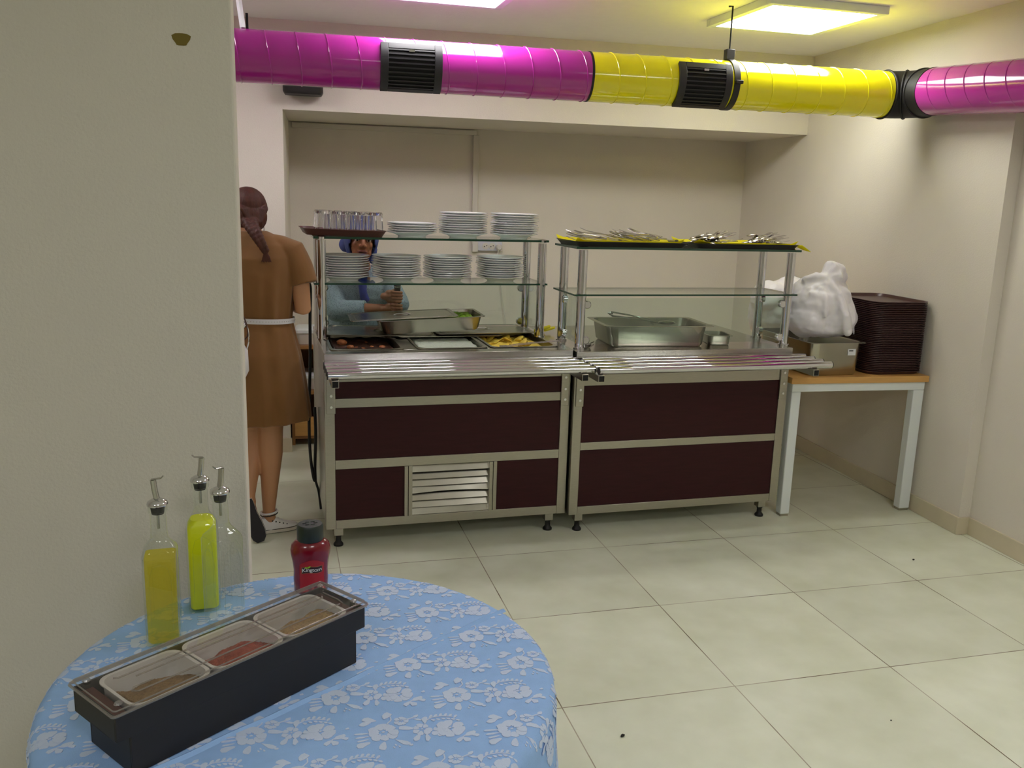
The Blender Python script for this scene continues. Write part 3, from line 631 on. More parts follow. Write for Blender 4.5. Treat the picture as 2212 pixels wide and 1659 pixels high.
# ------------------------------------------------------------------ deep pan on right counter
t = onL('food_pan', 'deep empty steel pan with utensils standing on the right counter', 'food pan', .455, .215, RZT+.1, -.075, None, 'R')
gn_pan(.55, .335, .0985, lip=.022, r=.05).build('pan_body', 'pan', t, angle=40)
t = onL('serving_spoon', 'long steel serving spoon lying across the deep pan on the right counter', 'serving spoon', .40, .22, RZT+.1, -.075, None, 'R')
m = MB(); m.tube([(-.10, .10, .03), (-.115, .105, .026), (-.105, .10, .018), (.02, .02, .012), (.09, -.04, .004)], .0045, 8); m.build('spoon_handle', 'steelh', t)
m = MB(); m.ball((.125, -.055, .006), (.045, .026, .010), 16, 8); m.build('spoon_bowl', 'steelh', t)
t = onL('serving_fork', 'steel serving utensil with hooked handle in the deep pan on the right counter', 'serving fork', .34, .25, RZT+.1, -.15, None, 'R')
m = MB(); m.tube([(-.06, .05, .026), (-.075, .05, .034), (-.06, .05, .040), (.03, .03, .028), (.12, .01, .010), (.16, 0, -.03)], .004, 8); m.build('utensil_handle', 'steelh', t)
m = MB(); m.ball((.175, -.004, -.045), (.014, .022, .02), 12, 7); m.build('utensil_head', 'steelh', t)
t = onL('small_pan', 'small steel dish beside the deep pan on the right counter', 'dish', .80, .17, RZT+.045, -.2, None, 'R')
gn_pan(.13, .16, .043, .008, .025).build('dish_body', 'pan', t, angle=40)
t = onL('tea_ladle', 'little steel ladle lying at the left front of the right counter', 'ladle', .10, .12, RZT+.003, .9, None, 'R')
m = MB(); m.tube([(0, 0, .002), (.06, .004, .006), (.12, .006, .004)], .003, 6); m.build('ladle_handle', 'steelh', t); m = MB(); m.lathe([(.001, 0), (.018, .002), (.026, .016), (.024, .016), (.016, .004), (.001, .003)], (-.02, 0, -.002), 18); m.build('ladle_bowl', 'steelh', t)
# ================================================================== side table by the right wall
t = thing('side_table', 'oak topped table with white metal legs against the right wall', 'table', (2.64, 4.50, 0))
x0, x1, y0, y1 = -.383, .388, -.615, .70
MB().box(x0, x1, y0, y1, .698, .730).build('tabletop', 'wood', t, bevel=.0015)
for yy in (y0+.012, y1-.062):
    m = MB(); m.box(x0+.012, x1-.012, yy, yy+.05, .655, .698); m.build('cross_bar', 'whitem', t, bevel=.003)
    for xa, xb in ((x0+.012, x0+.062), (x1-.072, x1-.012)):
        m = MB(); m.rings([[(xa, yy, .012), (xb, yy, .012), (xb, yy+.05, .012), (xa, yy+.05, .012)], [(xa, yy, .655), (xb, yy, .655), (xb, yy+.05, .655), (xa, yy+.05, .655)]])
        l = m.build('leg', 'whitem', t, bevel=.004)
        MB().box(xa+.004, xb-.004, yy+.004, yy+.046, 0, .012).build('foot_cap', 'steel', l)
t = thing('food_pan', 'deep steel pan holding a white plastic bag on the oak table', 'food pan', (2.492, 4.165, .897), .06)
gn_pan(.325, .53, .166, r=.05).build('pan_body', 'pan', t, angle=40)
MB().box(.060, .105, -.2525, -.2512, -.062, -.030).build('label_sticker', 'sticker', t)
MB().box(.066, .090, -.2530, -.2524, -.042, -.036).build('printed_bar', 'grille', t)
def bagmesh(name, shapes, par_label, disp, loc):
    m = MB()
    for s in shapes:
        if s[0] == 'b': m.ball(s[1], s[2], 18, 11)
        else: m.limb(s[1], 14)
    o = remesh(m, name, 'bag', voxel=.0075, smooth=3, disp=disp); o.location = loc; return tag(o, par_label, 'plastic bag')
bagmesh('plastic_bag', [('b', (.0, 0, .165), (.165, .165, .165)), ('b', (.055, -.03, .11), (.14, .15, .108)), ('b', (-.06, -.02, .10), (.12, .14, .10)),
    ('b', (.09, .03, .20), (.095, .10, .13)), ('b', (.03, -.04, .06), (.15, .12, .055)),
    ('l', [((.02, -.05, .25), .07), ((-.01, -.06, .315), .032), ((.025, -.05, .365), .044), ((.085, -.03, .350), .042), ((.12, -.02, .31), .03)]), ('l', [((-.01, -.06, .315), .03), ((.055, -.08, .33), .034), ((.085, -.05, .31), .03)]),
    ('l', [((-.01, -.07, .315), .024), ((-.05, -.05, .320), .030), ((-.09, -.02, .30), .026)]),
    ('l', [((-.005, -.085, .305), .016), ((.02, -.15, .24), .026), ((.05, -.178, .14), .034), ((.075, -.175, .06), .028)]),
    ('l', [((-.01, -.08, .30), .018), ((-.045, -.14, .22), .018), ((-.05, -.165, .13), .014)]),
    ('l', [((.03, -.09, .29), .014), ((.10, -.10, .24), .018), ((.15, -.09, .15), .016), ((.175, -.08, .03), .012)]),
    ('l', [((-.03, -.07, .30), .014), ((-.10, -.09, .24), .018), ((-.13, -.08, .12), .014)])],
    'big knotted white plastic bag sitting in the deep steel pan on the oak table', (.022, .15), (2.475, 4.09, .898))
bagmesh('plastic_bag', [('b', (0, 0, .21), (.18, .18, .205)), ('b', (-.08, -.03, .30), (.115, .12, .115)), ('b', (.05, -.02, .33), (.11, .12, .115))],
    'smaller white plastic bag behind the big bag, seen through the counter glass', (.022, .15), (2.575, 4.66, .732))
NT = 40; tb = None
def stacktray():
    m = MB(); W_, D_, r = .330, .455, .072
    rr_loft(m, [(W_-.030, D_-.030, r*.85, 0), (W_-.026, D_-.026, r*.9, .003), (W_-.016, D_-.016, r*.95, .0135), (W_-.001, D_-.001, r, .0142), (W_, D_, r, .0155), (W_-.001, D_-.001, r, .0172), (W_-.018, D_-.018, r*.94, .0168), (W_-.034, D_-.034, r*.85, .0035), (W_-.045, D_-.045, r*.8, .0030)], 8); return m
for i in range(NT):
    if tb is None: tb = stacktray().build('serving_tray', 'dtray', angle=50); o = tb
    else: o = tb.copy(); COL.objects.link(o)
    j = NT-i; off = .003*math.sin(i*.9)+random.uniform(-.0012, .0012)
    o.location = (2.864+off*.6, 4.150+off, .7302+i*.0091+.0006*(i//11)); o.rotation_euler = (0, 0, random.uniform(-.006, .006)+.01)
    tag(o, 'topmost dark brown tray of the tall stack on the oak table' if j == 1 else 'bottom dark brown tray of the tall stack on the oak table' if i == 0 else f'dark brown tray, {ordinal(j)} from the top of the tall stack', 'tray', 'stacked dark brown trays')
# ------------------------------------------------------------------ cables, shelf behind the woman
m = MB(); P_ = [LWp(-.03, .60, 1.13), (-.070, 4.36, 1.10), (-.074, 4.33, .95), (-.076, 4.30, .76), (-.086, 4.30, .48), (-.084, 4.30, .30), (-.072, 4.30, .18), (-.062, 4.30, .15), (-.062, 4.30, .22), (-.056, 4.30, .40), LWp(-.012, .55, .52)]
def smoothpath(P, k=6):
    P = [Vector(p) for p in P]; out = []
    for i in range(len(P)-1):
        a, b, c, d = P[max(i-1, 0)], P[i], P[i+1], P[min(i+2, len(P)-1)]
        for q in range(k):
            u = q/k; out.append(.5*((2*b)+(c-a)*u+(2*a-5*b+4*c-d)*u*u+(3*b-a-3*c+d)*u**3))
    return out+[P[-1]]
m.tube(smoothpath(P_), .0075, 10); m.tube(smoothpath([(-.066, 4.30, .17), (-.055, 4.295, .13), (-.045, 4.29, .09), (-.036, 4.285, .005)]), .006, 8)
tag(m.build('power_cable', 'cable'), 'black power cable hanging down the left side of the left counter', 'cable')
m = MB(); m.tube(smoothpath([LWp(.045, .66, 1.14), LWp(.055, .67, 1.07), LWp(.03, .68, 1.0), LWp(.018, .68, .93), LWp(.022, .68, .892)]), .005, 8)
tag(m.build('power_cable', 'cable'), 'thin black cable behind the left glass pane of the left counter', 'cable')
t = thing('wooden_shelf', 'narrow wooden shelf in the niche behind the standing woman', 'shelf', (-.10, 5.66, 0))
for x in (-.105, .105): MB().box(x-.009, x+.009, -.18, .18, 0, .64).build('side_board', 'woodd', t)
for z in (.05, .335, .62): MB().box(-.096, .096, -.18, .18, z-.009, z+.009).build('shelf_board', 'woodd', t)
MB().box(-.096, .096, -.184, -.168, .06, .18).build('drawer_front', 'wood', t); MB().box(-.096, .096, .165, .18, .06, .62).build('back_board', 'woodd', t)
for z, lab in ((.630, 'white lidded plastic box on top of the wooden shelf'), (.345, 'white plastic box on the middle board of the wooden shelf')):
    t = thing('storage_box', lab, 'box', (-.10, 5.64, z)); m = MB(); rr_loft(m, [(.14, .2, .02, 0), (.165, .22, .025, .075)]); m.build('box_body', 'plastic', t)
    m = MB(); rr_loft(m, [(.175, .23, .025, .072), (.175, .23, .025, .09), (.15, .2, .02, .098)]); m.build('box_lid', 'whitem', t)
# ------------------------------------------------------------------ round table and lace cloth
CX, CY, CR, CZ = -.037, 1.415, .425, .75
t = thing('round_table', 'small round table hidden under the blue lace cloth', 'table', (CX, CY, 0))
MB().lathe([(.001, .718), (CR-.02, .718), (CR-.012, .730), (CR-.02, .742), (.001, .742)], n=64).build('tabletop', 'woodd', t)
MB().lathe([(.03, .03), (.03, .718)], n=24).build('pedestal', 'steel', t)
m = MB(); m.lathe([(.26, 0), (.26, .012), (.04, .035), (.03, .04)], n=40); m.build('base_plate', 'black', t)
def cloth_pt(x, y, h=0):
    r = math.hypot(x, y); a = math.atan2(y, x); rc = .022; Re = CR-rc
    if r <= Re: return (x, y, CZ+h)
    s = r-Re; ca, sa = math.cos(a), math.sin(a); arc = rc*PI/2
    if s < arc: b = s/rc; rr = Re+(rc+h)*math.sin(b); return (rr*ca, rr*sa, CZ-rc+(rc+h)*math.cos(b))
    d = s-arc; f = min(1, d/.35); rr = CR+h+.002+f*(.022+.020*math.sin(9*a+.6)+.010*math.sin(17*a+2))
    return (rr*ca, rr*sa, CZ-rc-d)
m = MB(); nA = 240; rad = [.001]+[.02*k for k in range(1, 20)]+[CR-.022+.034*k/8 for k in range(9)]+[CR+.022+.02*k for k in range(1, 22)]
m.rings([[cloth_pt(r*math.cos(2*PI*j/nA), r*math.sin(2*PI*j/nA)) for j in range(nA)] for r in rad], True, False)
# pressed fold line across the cloth
ca_ = Vector((.341-CX, 1.598-CY, 0)); cb_ = Vector((-.40-CX, 1.077-CY, 0)); nn = 60; rs = []
pd = Vector((-(ca_-cb_).y, (ca_-cb_).x, 0)).normalized()
for k in range(nn+1):
    c = cb_+(ca_-cb_)*(k/nn)+pd*.0012*math.sin(k*.7); rs.append([tuple(c+pd*o_+Vector((0, 0, CZ+h_))) for o_, h_ in ((-.007, .0), (-.0025, .0026), (0, .0042), (.0025, .0026), (.007, .0))])
m.cur = 0; m.rings(rs, False, False, False)
# lace flowers, sitting a hair above the net
m.cur = 1
LH = [0]
def poly(cx, cy, pts, put):
    q = [put(cx, cy)]+[put(x, y) for x, y in pts]; n = len(pts)
    if max(math.hypot(*p) for p in q) > CR+.36: return
    LH[0] = (LH[0]+1) % 23; hh = .0006+.00004*LH[0]; vs = [cloth_pt(x, y, hh) for x, y in q]; lo = [cloth_pt(x, y, .0002) for x, y in q[1:]]
    m.add(vs+lo, [(0, k+1, (k+1) % n+1) for k in range(n)]+[(k+1, n+1+k, n+1+(k+1) % n, (k+1) % n+1) for k in range(n)])
def petal(put, cx, cy, a, l, w_, rag=.12, n=10, seed=0):
    rr = random.Random(seed); pts = []
    for k in range(n):
        b = 2*PI*k/n; f = 1+rr.uniform(-rag, rag); u, v = l*(.5+.5*math.cos(b)*f), w_*math.sin(b)*f*(.75+.35*math.cos(b))
        pts.append((cx+u*math.cos(a)-v*math.sin(a), cy+u*math.sin(a)+v*math.cos(a)))
    poly(cx+l*.45*math.cos(a), cy+l*.45*math.sin(a), pts, put)
def flower(put, cx, cy, r, n, seed, hole=.28):
    rr = random.Random(seed)
    for k in range(n):
        a = 2*PI*k/n+rr.uniform(-.15, .15); l = r*rr.uniform(.85, 1.12)
        petal(put, cx+r*hole*math.cos(a), cy+r*hole*math.sin(a), a, l*(1-hole), l*.40, .16, 10, seed*31+k)
    petal(put, cx-r*.12, cy, .3, r*.24, r*.10, .1, 8, seed)
def line(put, pts, w_=.0011):
    for (xa, ya), (xb, yb) in zip(pts[:-1], pts[1:]):
        dx, dy = xb-xa, yb-ya; l = math.hypot(dx, dy); nx, ny = -dy/l*w_, dx/l*w_
        poly((xa+xb)/2, (ya+yb)/2, [(xa+nx, ya+ny), (xb+nx, yb+ny), (xb-nx, yb-ny), (xa-nx, ya-ny)], put)
def motifA(put, s):
    flower(put, 0, 0, .024, 9, s); flower(put, .026, .030, .012, 7, s+1); petal(put, -.012, .030, 2.9, .026, .007, .2, 10, s+2); petal(put, -.004, .036, 1.0, .020, .008, .2, 10, s+3)
    petal(put, -.022, .026, 3.5, .018, .006, .2, 10, s+9); line(put, [(.004, .022), (.010, .032), (.008, .042)]); line(put, [(.035, .034), (.046, .040)]); petal(put, .044, .038, .9, .012, .004, .2, 8, s+4); petal(put, .045, .036, -.2, .014, .003, .2, 8, s+4)
    for k in range(3): petal(put, -.020, -.002-.008*k, 3.25+.1*k, .026-.003*k, .0026, .1, 8, s+5+k)
    petal(put, -.018, -.026, 3.6, .022, .008, .2, 10, s+6); petal(put, .004, -.024, -1.7, .022, .008, .2, 10, s+7); petal(put, .022, -.020, -.5, .024, .006, .25, 10, s+8)
    for x, y in ((.020, -.030), (.026, -.034), (.018, -.036)): petal(put, x, y, -1, .006, .002, .1, 6, 3)
    petal(put, .042, -.034, .3, .007, .003, .2, 7, s)
def motifB(put, s):
    flower(put, .018, 0, .024, 8, s, .2); flower(put, .004, -.006, .015, 7, s+1, .2); flower(put, -.026, -.002, .016, 7, s+2); petal(put, -.038, 0, 3.05, .026, .006, .2, 10, s+3)
    petal(put, -.028, -.014, -2.0, .020, .006, .2, 10, s+4); petal(put, -.018, -.014, -1.4, .018, .005, .2, 10, s+5); petal(put, -.022, .012, 1.6, .020, .006, .2, 10, s+6)
    line(put, [(-.022, .020), (-.012, .030), (.004, .034), (.022, .032)], .0009)
    for k in range(6):
        x = -.016+.008*k; y = .028+.005*math.sin(k/5*PI); petal(put, x, y, 1.1, .010, .003, .1, 8, s+k); petal(put, x+.003, y-.004, -.4, .008, .0026, .1, 8, s+k)
    petal(put, .040, -.020, .5, .022, .006, .2, 10, s+7); petal(put, .038, -.024, -.7, .016, .006, .25, 10, s+8); petal(put, .040, -.022, -2.2, .018, .005, .25, 10, s+9); petal(put, .050, -.016, -.2, .016, .004, .25, 10, s+9)
    petal(put, .056, .006, .4, .007, .003, .2, 7, s)
U2, V2 = Vector((.1265, .0855)), Vector((.071, -.108)); A0 = Vector((.260-CX, 1.501-CY)); B0 = Vector((.345-CX, 1.498-CY)); th = math.radians(-8)
for i in range(-9, 10):
    for j in range(-9, 10):
        for base, mot in ((A0, motifA), (B0, motifB)):
            c = base+U2*i+V2*j
            if c.length > CR+.34: continue
            put = lambda x, y, c=c: (c.x+(x*math.cos(th)-y*math.sin(th))*.98, c.y+(x*math.sin(th)+y*math.cos(th))*.98)
            mot(put, 11 if mot is motifA else 57)
tc_ = m.build('lace_tablecloth', ['cloth', 'lace'], angle=50); tc_.location = (CX, CY, 0); tag(tc_, 'pale blue cloth with white lace flowers draped over the round table', 'tablecloth')
# ------------------------------------------------------------------ spice holder
BX, BY, BA = -.152, 1.3505, math.radians(39.5); BZ = CZ+.0018
t = thing('spice_holder', 'long black spice holder with three white tubs under a clear lid', 'spice holder', (BX, BY, BZ), BA)
m = MB(); th_ = .003
def shell(mb, w_, d_, z0, z1, floor_=True):
    h, g = w_/2, d_/2
    mb.box(-h, h, -g, -g+th_, z0, z1); mb.box(-h, h, g-th_, g, z0, z1); mb.box(-h, -h+th_, -g+th_, g-th_, z0, z1); mb.box(h-th_, h, -g+th_, g-th_, z0, z1)
    if floor_: mb.box(-h, h, -g, g, z0, z0+th_)
shell(m, .412, .120, 0, .066); shell(m, .452, .1205, .060, .100, False)
m.box(-.226, -.203, -.060, .060, .060, .064); m.box(.203, .226, -.060, .060, .060, .064)
m.build('holder_body', 'black', t, bevel=.002)
m = MB(); m.box(-.224, -.199, -.058, .058, .085, .0885); m.box(.199, .224, -.058, .058, .085, .0885); m.build('end_shelf', 'brown', t)
for k in range(3):
    c = (-.1325+.1325*k, 0); m = MB(); w_, d_ = .129, .112
    rr_loft(m, [(w_*.80, d_*.78, .015, .022), (w_*.9, d_*.88, .018, .03), (w_-.008, d_-.008, .02, .092), (w_, d_, .02, .097), (w_, d_, .02, .099), (w_-.010, d_-.010, .019, .0985), (w_*.9-.006, d_*.88-.006, .016, .033), (w_*.8-.006, d_*.78-.006, .013, .026)], c=c)
    m.build('tub', 'tub', t, angle=50)
# lid: flat clear sheet with moulded ridges and a turned-down rim
m = MB(); rr_loft(m, [(.462, .130, .006, .1005), (.462, .130, .006, .107), (.454, .122, .005, .1095), (.0, .0, 0, .1095)][:3], cap0=False, cap1=True); lidp = m.build('clear_lid', 'clear', t, angle=30)
m = MB()
m.tube([(x, y, .1035) for x, y in rrect(.461, .129, .006)+[rrect(.461, .129, .006)[0]]], .0022, 6); m.tube([(x, y, .1092) for x, y in rrect(.454, .122, .006)+[rrect(.454, .122, .006)[0]]], .0012, 6)
for a, b_, c_, d_ in ((-.17, -.018, .195, .018),):
    pass
def ridgeline(P): m.tube([(x, y, .1096) for x, y in P], .0013, 6)
ridgeline([(-.150, -.022), (-.178, -.022), (-.184, -.028), (-.178, -.036), (.19, -.036)]); ridgeline([(-.16, .004), (.185, .004)]); ridgeline([(-.185, .022), (-.18, .018), (.18, .018)]); ridgeline([(.195, -.036), (.199, -.02), (.199, .02)])
m.build('lid_ridge', 'clearr', lidp)
for x in (-.213, .213):
    for y in (-.045, .045): m = MB(); m.lathe([(.006, .1095), (.0045, .112), (.001, .1125)], (x, y, 0), 12); m.build('lid_rivet', 'clearr', lidp)
def heap(cx, name, mat, label, cat, seed, hgt):
    rr = random.Random(seed); m = MB(); n = 30; w_, d_ = .108, .094; ph = [rr.uniform(0, 6) for _ in range(4)]; rs = []
    for j in range(n+1):
        row = []
        for i in range(n+1):
            u, v = i/n-.5, j/n-.5; z = hgt(u, v)+.003*math.sin(9*u+ph[0])*math.cos(8*v+ph[1])+rr.uniform(-.0008, .0008)
            row.append((cx+u*w_, v*d_, z))
        rs.append(row)
    m.rings(rs, False, False, False); o = m.build(name, mat, angle=180); s = o.modifiers.new('s', 'SOLIDIFY'); s.thickness = .008; s.offset = -1 
    o.location = (BX, BY, BZ); o.rotation_euler = (0, 0, BA); return tag(o, label, cat, kind='stuff')
heap(-.1325, 'spice_powder', 'cumin', 'grey-brown ground spice in the nearest tub of the spice holder', 'spice', 1, lambda u, v: .0935-.010*(v+.5)-.012*u-.006*abs(u)-.10*max(0, v-.12+.10*u+.05*math.sin(14*u)))
heap(0, 'pepper_flakes', 'pepper', 'reddish-brown pepper flakes in the middle tub of the spice holder', 'spice', 2, lambda u, v: .0925-.010*(v+.5)+.006*math.exp(-(u*u+(v+.15)**2)*14)-.014*abs(u)-.10*max(0, v-.16+.3*u*u+.04*math.sin(17*u)))
heap(.1325, 'dried_herbs', 'herb', 'light brown dried herbs in the far tub of the spice holder', 'spice', 3, lambda u, v: .0935-.012*(v+.5)+.006*u-.008*abs(u)-.10*max(0, v-.14-.10*u+.04*math.sin(12*u)))
# ------------------------------------------------------------------ oil bottles
def oil_bottle(label, x, y, rz, fill, fmat, spout):
    t = thing('oil_bottle', label, 'bottle', (x, y, CZ+.001), rz, 'square glass bottles with steel pourers')
    s = .059; m = MB(); n = 6
    secs = [(s-.006, s-.006, .008, 0), (s, s, .010, .004), (s, s, .010, .172), (s-.004, s-.004, .014, .180), (s-.014, s-.014, .02, .188), (.036, .036, .0175, .194), (.030, .030, .0148, .200), (.0282, .0282, .0140, .210), (.0275, .0275, .0136, .235), (.0265, .0265, .0131, .246), (.033, .033, .0163, .248), (.033, .033, .0163, .258)]
    rr_loft(m, secs, n, True, False); m.build('glass_body', 'bottle', t, angle=45)
    # moulded panels on the faces
    m = MB()
    for k in range(4):
        Mz = Matrix.Rotation(k*PI/2, 4, 'Z'); pts = [(-.018, -.0298, .03), (-.018, -.0298, .13), (-.013, -.0298, .150), (0, -.0298, .158), (.013, -.0298, .150), (.018, -.0298, .13), (.018, -.0298, .03)]
        m.tube(pts, .0005, 5, M=Mz)
    m.build('moulded_panel', 'bottle', t)
    if fill:
        m = MB(); q = s-.0065
        ss = [(q-.006, q-.006, .007, .005), (q, q, .008, .009), (q, q, .008, min(fill, .172))]
        if fill > .175: ss += [(q-.005, q-.005, .012, .179), (q-.012, q-.012, .014, fill)]
        rr_loft(m, ss, n); m.build('liquid', fmat, t, angle=45)
    m = MB(); m.lathe([(.0105, .243), (.0118, .252), (.0128, .259)], n=20); c = m.build('stopper', 'rubber', t)
    m = MB(); m.lathe([(.0130, .2585), (.0175, .259), (.0180, .262), (.0165, .266), (.010, .270), (.005, .272)], n=24); m.build('pourer_cap', 'chrome', t)
    d = -1 if spout < 0 else 1
    m = MB(); m.tube(smoothpath([(0, 0, .268), (-.003*d, 0, .285), (-.005*d, 0, .306)]), [.0052]*13, 12); m.tube([(-.008*d, 0, .3065), (.008*d, 0, .3080), (.012*d, 0, .312)], [.0045, .0045, .0028], 8, ry=[.0012, .0012, .0012])
    m.build('pour_spout', 'steelh', t); m = MB(); m.tube([(0, 0, .215), (0, 0, .243)], .0025, 8); m.build('inner_tube', 'steelh', t); return t
oil_bottle('square glass bottle of golden oil, leftmost of the three', -.296, 1.573, .10, .166, 'oil', 1)
oil_bottle('square glass bottle full of bright yellow-green sauce', -.2410, 1.700, .12, .186, 'lemon', -1)
oil_bottle('empty clear square glass bottle in front of the yellow one', -.196, 1.626, .72, 0, None, -1)
# ------------------------------------------------------------------ sauce bottle
t = thing('sauce_bottle', 'red squeeze bottle of sauce with a dark green cap', 'bottle', (-.037, 1.742, CZ+.001), math.radians(3))
m = MB(); prof = [(.030, 0), (.034, .004), (.035, .03), (.0345, .05), (.0365, .068), (.0400, .085), (.0405, .094), (.038, .105), (.030, .113), (.024, .116)]
m.lathe(prof, n=40, sy=.72); m.build('bottle_body', 'ketchup', t, angle=60)
m = MB(); m.lathe([(.026, .113), (.0270, .116), (.0265, .143), (.0245, .147), (.001, .1475)], n=36, sy=.95); cp = m.build('cap', 'kcap', t)
m = MB()
for k in range(6): a = k*PI/3; m.box(-.004+.011*math.cos(a), .004+.011*math.cos(a), -.0006+.009*math.sin(a), .0006+.009*math.sin(a), .1473, .1482)
m.build('cap_hole', 'rubber', cp)
def ry_at(z):
    for (ra, za), (rb, zb_) in zip(prof[:-1], prof[1:]):
        if za <= z <= zb_: return ra+(rb-ra)*(z-za)/(zb_-za)
    return .03
def onb(x, z, e): r = ry_at(z)+e; return (x, -.72*math.sqrt(max(0, r*r-x*x)), z)
def patch(name, mat, outline, e, par, n=14):
    """outline(u) gives z0,z1 for x; follows the bottle surface"""
    m = MB(); x0, x1, zf = outline; rs = []
    for i in range(n+1):
        x = x0+(x1-x0)*i/n; za, zb_ = zf(x); rs.append([onb(x, za+(zb_-za)*k/8, e) for k in range(9)])
    m.rings(rs, False, False, False); return m.build(name, mat, par, angle=180)
lab = patch('front_label', 'klabel', (-.023, .026, lambda x: (.008, .078-.010*((x-.002)/.024)**2)), .0006, t)
wave = lambda x: .055+.10*(x+.018)*(.5)+.0012*math.sin((x+.018)/.042*2*PI)
patch('brand_border', 'kgold', (-.0195, .0225, lambda x: (wave(x)-.0075, wave(x)+.0075)), .0009, lab)
patch('brand_band', 'kband', (-.0188, .0218, lambda x: (wave(x)-.0066, wave(x)+.0066)), .0012, lab)
fc = bpy.data.curves.new('txt', 'FONT'); fc.body = 'Kingtom'; fc.size = .0118; fc.align_x = 'CENTER'; fc.align_y = 'CENTER'; fc.extrude = .0; fc.offset = .00008; fc.resolution_u = 3; fc.space_character = .95
fo = bpy.data.objects.new('tmp', fc); COL.objects.link(fo); dg = bpy.context.evaluated_depsgraph_get(); dg.update()
me = bpy.data.meshes.new_from_object(fo.evaluated_get(dg)); bpy.data.objects.remove(fo)
bm = bmesh.new(); bm.from_mesh(me)
bmesh.ops.subdivide_edges(bm, edges=[e for e in bm.edges if e.calc_length() > .003], cuts=2)
xs = [v.co.x for v in bm.verts]; kx = .0385/(max(xs)-min(xs))
for v in bm.verts:
    x = v.co.x*kx+.0014; z = wave(x)+v.co.y*1.0; v.co = onb(x, z, .0016)
bm.to_mesh(me); bm.free(); me.materials.clear(); me.materials.append(MT['kwhite']); link('brand_lettering', me, lab, False)
m = MB()
for a, l in ((.5, .0085), (2.6, .005)):
    pts = [onb(-.0085+l*(.5+.5*math.cos(b))*math.cos(a)-.0018*math.sin(b)*math.sin(a), .0607+l*(.5+.5*math.cos(b))*math.sin(a)+.0018*math.sin(b)*math.cos(a), .0018) for b in [2*PI*k/10 for k in range(10)]]
    m.add(pts, [tuple(range(10))])
m.build('leaf_mark', 'kgreen', lab, False)
m = MB(); pts = [onb(.004+.011*math.cos(b), .016+.010*math.sin(b), .0012) for b in [2*PI*k/18 for k in range(18)]]; m.add(pts, [tuple(range(18))]); m.build('tomato_print', 'ketchup', lab, False)
# dark specks lying on the floor
for x, y, r, l in ((.849, 2.22, .009, 'dark winged speck on the floor tiles right of the round table'), (2.606, 3.291, .008, 'dark crumb on the tiles near the right wall'), (1.709, 2.163, .004, 'tiny dark crumb on the tiles at the lower right')):
    m = MB(); m.ball((0, 0, r*.35), (r, r*.45, r*.35), 10, 6); m.ball((r*.3, r*.5, r*.3), (r*.6, r*.3, r*.2), 8, 5); o = m.build('floor_crumb', 'debris'); o.location = (x, y, .0002); o.rotation_euler = (0, 0, .5); tag(o, l, 'crumb')
# ================================================================== people
def hand_grip(mb, c, rr, side, up=1):
    """palm and five fingers closed round an upright rod at c (radius rr); the wrist lies on the given side (-1 = -x)"""
    c = Vector(c); q = rr+.009
    P = lambda ang, z, r=q: c+Vector((r*math.cos(ang), r*math.sin(ang), z))
    a0 = PI if side < 0 else 0
    mb.limb([(P(a0, -.020, q+.010), .012), (P(a0, .022, q+.010), .013)]); mb.limb([(P(a0, -.015, q+.022), .015), (P(a0, .018, q+.022), .016)]); mb.limb([(P(a0, .0, q+.045), .019), (P(a0, 0, q+.02), .019)])
    for k, z in enumerate((.025, .0085, -.008, -.0235)):
        L_ = (2.6, 2.8, 2.7, 2.3)[k]; s = 1 if side < 0 else -1
        mb.limb([(P(a0+s*L_*u, z-.003*u, q+(.004 if u < .3 else 0)), .0080-.0016*u) for u in (0, .25, .5, .75, 1)], 10)
    s = -1 if side < 0 else 1
    mb.limb([(P(a0+s*.25, .012, q+.016), .012), (P(a0+s*.8, .024, q+.004), .0105), (P(a0+s*1.5, .034, q), .009), (P(a0+s*1.9, .038, q), .008)], 10)
def hand_relaxed(mb, w, d, n):
    """palm from the wrist w along d, palm normal n, softly bent fingers and a side thumb"""
    w, d, n = Vector(w), Vector(d).normalized(), Vector(n).normalized(); s = d.cross(n)
    for k in range(4): mb.limb([(w+s*(-.024+.016*k)*.7+d*.01, .013), (w+s*(-.027+.018*k)+d*.075, .0115)], 10)
    for k, l in enumerate((.066, .074, .070, .055)):
        b = w+s*(-.027+.018*k)+d*.08; mb.limb([(b, .0095), (b+d*l*.45+n*.006, .0088), (b+d*l*.75+n*.02, .008), (b+d*l*.9+n*.036, .0072)], 10)
    mb.limb([(w+s*-.026+d*.02, .0125), (w+s*-.046+d*.045+n*.008, .011), (w+s*-.050+d*.075+n*.018, .009), (w+s*-.046+d*.092+n*.024, .008)], 10)
def head(mb, c, R):
    """a head facing -y before the rotation R"""
    T = lambda x, y, z: tuple(Vector(c)+R @ Vector((x, y, z)))
    Mx = Matrix.Translation(c) @ R.to_4x4()
    mb.ball((0, .018, .028), (.073, .092, .084), 20, 14, Mx); mb.ball((0, -.022, -.030), (.060, .064, .078), 18, 12, Mx)
    mb.ball((0, -.058, -.090), (.026, .024, .020), 12, 8, Mx); mb.ball((0, -.05, .03), (.058, .038, .05), 14, 10, Mx)
    for s in (-1, 1):
        mb.ball((s*.032, -.054, -.028), (.024, .021, .024), 12, 8, Mx); mb.ball((s*.072, .012, -.012), (.010, .020, .030), 10, 8, Mx)
        mb.limb([(T(s*.014, -.080, .020), .009), (T(s*.044, -.066, .018), .008)], 8); mb.ball((s*.011, -.090, -.030), (.010, .011, .009), 8, 6, Mx)
        mb.ball((s*.030, -.048, -.068), (.022, .024, .026), 10, 8, Mx)
    mb.limb([(T(0, -.080, .012), .0085), (T(0, -.094, -.010), .0095), (T(0, -.099, -.025), .0105)], 10)
    mb.ball((0, -.070, -.060), (.030, .018, .020), 12, 8, Mx)
